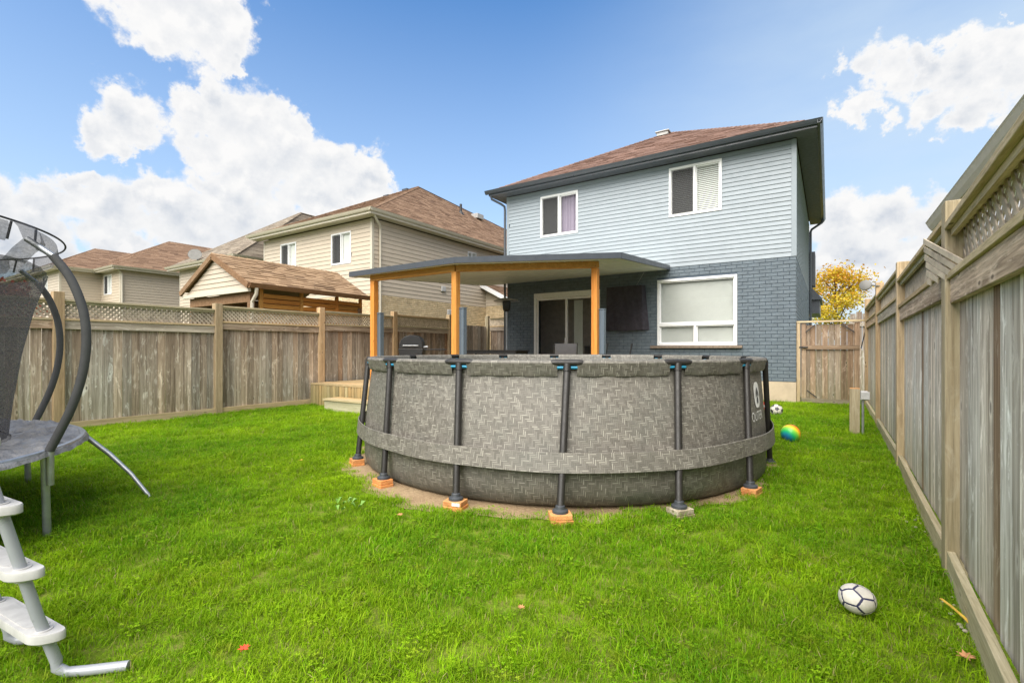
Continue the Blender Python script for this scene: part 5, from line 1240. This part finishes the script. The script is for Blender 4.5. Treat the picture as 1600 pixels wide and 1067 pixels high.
def clover(seedv):
    r = random.Random(seedv); m = MB()
    for q in range(9):
        a = r.uniform(0, 6.28); d = .055*math.sqrt(r.random()); x, y = d*math.cos(a), d*math.sin(a); z = r.uniform(.020, .034); u = (r.uniform(.1, .8), 0)
        for k in range(3):
            b = a+k*2.09; L = r.uniform(.007, .012); c, s_ = math.cos(b), math.sin(b); w = L*.5
            m.add([(x, y, z), (x+c*L*.6-s_*w, y+s_*L*.6+c*w, z+.004), (x+c*L, y+s_*L, z+.002), (x+c*L*.6+s_*w, y+s_*L*.6-c*w, z+.004)], [(0, 1, 2, 3)], [[u]*4])
    me = bpy.data.meshes.new('grass_tuft'); me.from_pydata(m.v, [], m.f); l = me.uv_layers.new(name='UVMap'); l.data.foreach_set('uv', np.array([q for f in m.uv for q in f], dtype=np.float32).ravel())
    me.materials.append(M['grass']); tuft_col.objects.link(bpy.data.objects.new('grass_tuft', me))
for k in range(7): tuft(100+k, 52, .062, .031, .0016)
tuft(120, 30, .07, .045, .0022); tuft(121, 12, .07, .062, .0015); clover(130)
def inside(x, y):
    ok = (x > -10.22) & (y < 13.62) & (y > -1.5)
    ok &= x < (.515+(y-.45)*.040).clip(max=.62+ (y-3.74)*.0135)-.0
    ok &= ~((y > 13.55) & (x < -.68))
    dx, dy = x-POOL.x, y-POOL.y; rr_ = np.hypot(dx, dy); an = np.degrees(np.arctan2(dy, dx))
    sr = np.array([sand_r(q) for q in np.arange(-180, 181, 2)]); lim = np.interp(an, np.arange(-180, 181, 2), sr)
    ok &= rr_ > lim-.06+rng.normal(0, .05, len(x))
    dk = (x < -3.65) & (y > 6.93) & (y > 6.93+(x+6.35)*.9125) ; ok &= ~dk
    ok &= ~((x > -9.1) & (x < -7.3) & (y > 6.5))
    return ok
pts, scl = [], []
for (d0, d1, dens, sc) in ((0, 3.2, 520, .9), (3.2, 5.5, 400, 1.05), (5.5, 8.5, 270, 1.25), (8.5, 20, 180, 1.45)):
    N = int(dens*11.2*15.2); x = rng.uniform(-10.3, .9, N); y = rng.uniform(-1.5, 13.7, N); d = np.hypot(x, y)
    fwd = -x*.5461+y*.8377; lat = x*.8377+y*.5461
    k_ = (d >= d0) & (d < d1) & inside(x, y) & (fwd > .25) & (np.abs(lat) < fwd*1.5+1.2)
    pts.append(np.stack([x[k_], y[k_], np.zeros(k_.sum())], 1)); scl.append(np.full(k_.sum(), sc)*rng.uniform(.75, 1.25, k_.sum()))
pts = np.concatenate(pts); scl = np.concatenate(scl)
scl *= 1+.22*np.sin(pts[:, 0]*5.1+1.7*np.sin(pts[:, 1]*2.3))*np.sin(pts[:, 1]*4.3+1.3*np.sin(pts[:, 0]*1.9))+.14*np.sin(pts[:, 0]*13.+pts[:, 1]*9.)*np.sin(pts[:, 1]*15.-pts[:, 0]*6.)
gm = bpy.data.meshes.new('grass'); gm.from_pydata(pts.tolist(), [], [])
at = gm.attributes.new('size', 'FLOAT', 'POINT'); at.data.foreach_set('value', scl.astype(np.float32))
at = gm.attributes.new('turn', 'FLOAT_VECTOR', 'POINT'); tv_ = np.stack([rng.normal(0, .12, len(pts)), rng.normal(0, .12, len(pts)), rng.uniform(0, 6.28, len(pts))], 1); at.data.foreach_set('vector', tv_.astype(np.float32).ravel())
go = bpy.data.objects.new('grass', gm); link(go, None, (0, 0, 0)); go['kind'] = 'stuff'; go['label'] = 'bright green mown grass covering the whole back yard'
ng = bpy.data.node_groups.new('grass_scatter', 'GeometryNodeTree')
ng.interface.new_socket('Geometry', in_out='INPUT', socket_type='NodeSocketGeometry'); ng.interface.new_socket('Geometry', in_out='OUTPUT', socket_type='NodeSocketGeometry')
gi = ng.nodes.new('NodeGroupInput'); gout = ng.nodes.new('NodeGroupOutput')
ci = ng.nodes.new('GeometryNodeCollectionInfo'); ci.inputs['Collection'].default_value = tuft_col; ci.inputs['Separate Children'].default_value = True; ci.inputs['Reset Children'].default_value = True
a1 = ng.nodes.new('GeometryNodeInputNamedAttribute'); a1.data_type = 'FLOAT'; a1.inputs[0].default_value = 'size'
a2 = ng.nodes.new('GeometryNodeInputNamedAttribute'); a2.data_type = 'FLOAT_VECTOR'; a2.inputs[0].default_value = 'turn'
rv = ng.nodes.new('FunctionNodeRandomValue'); rv.data_type = 'INT'; rv.inputs[4].default_value = 0; rv.inputs[5].default_value = 9
ip = ng.nodes.new('GeometryNodeInstanceOnPoints'); ip.inputs['Pick Instance'].default_value = True
L_ = ng.links.new
L_(gi.outputs[0], ip.inputs['Points']); L_(ci.outputs[0], ip.inputs['Instance']); L_(rv.outputs[2], ip.inputs['Instance Index'])
L_(a2.outputs[0], ip.inputs['Rotation']); L_(a1.outputs[0], ip.inputs['Scale']); L_(ip.outputs[0], gout.inputs[0])
md = go.modifiers.new('scatter', 'NODES'); md.node_group = ng
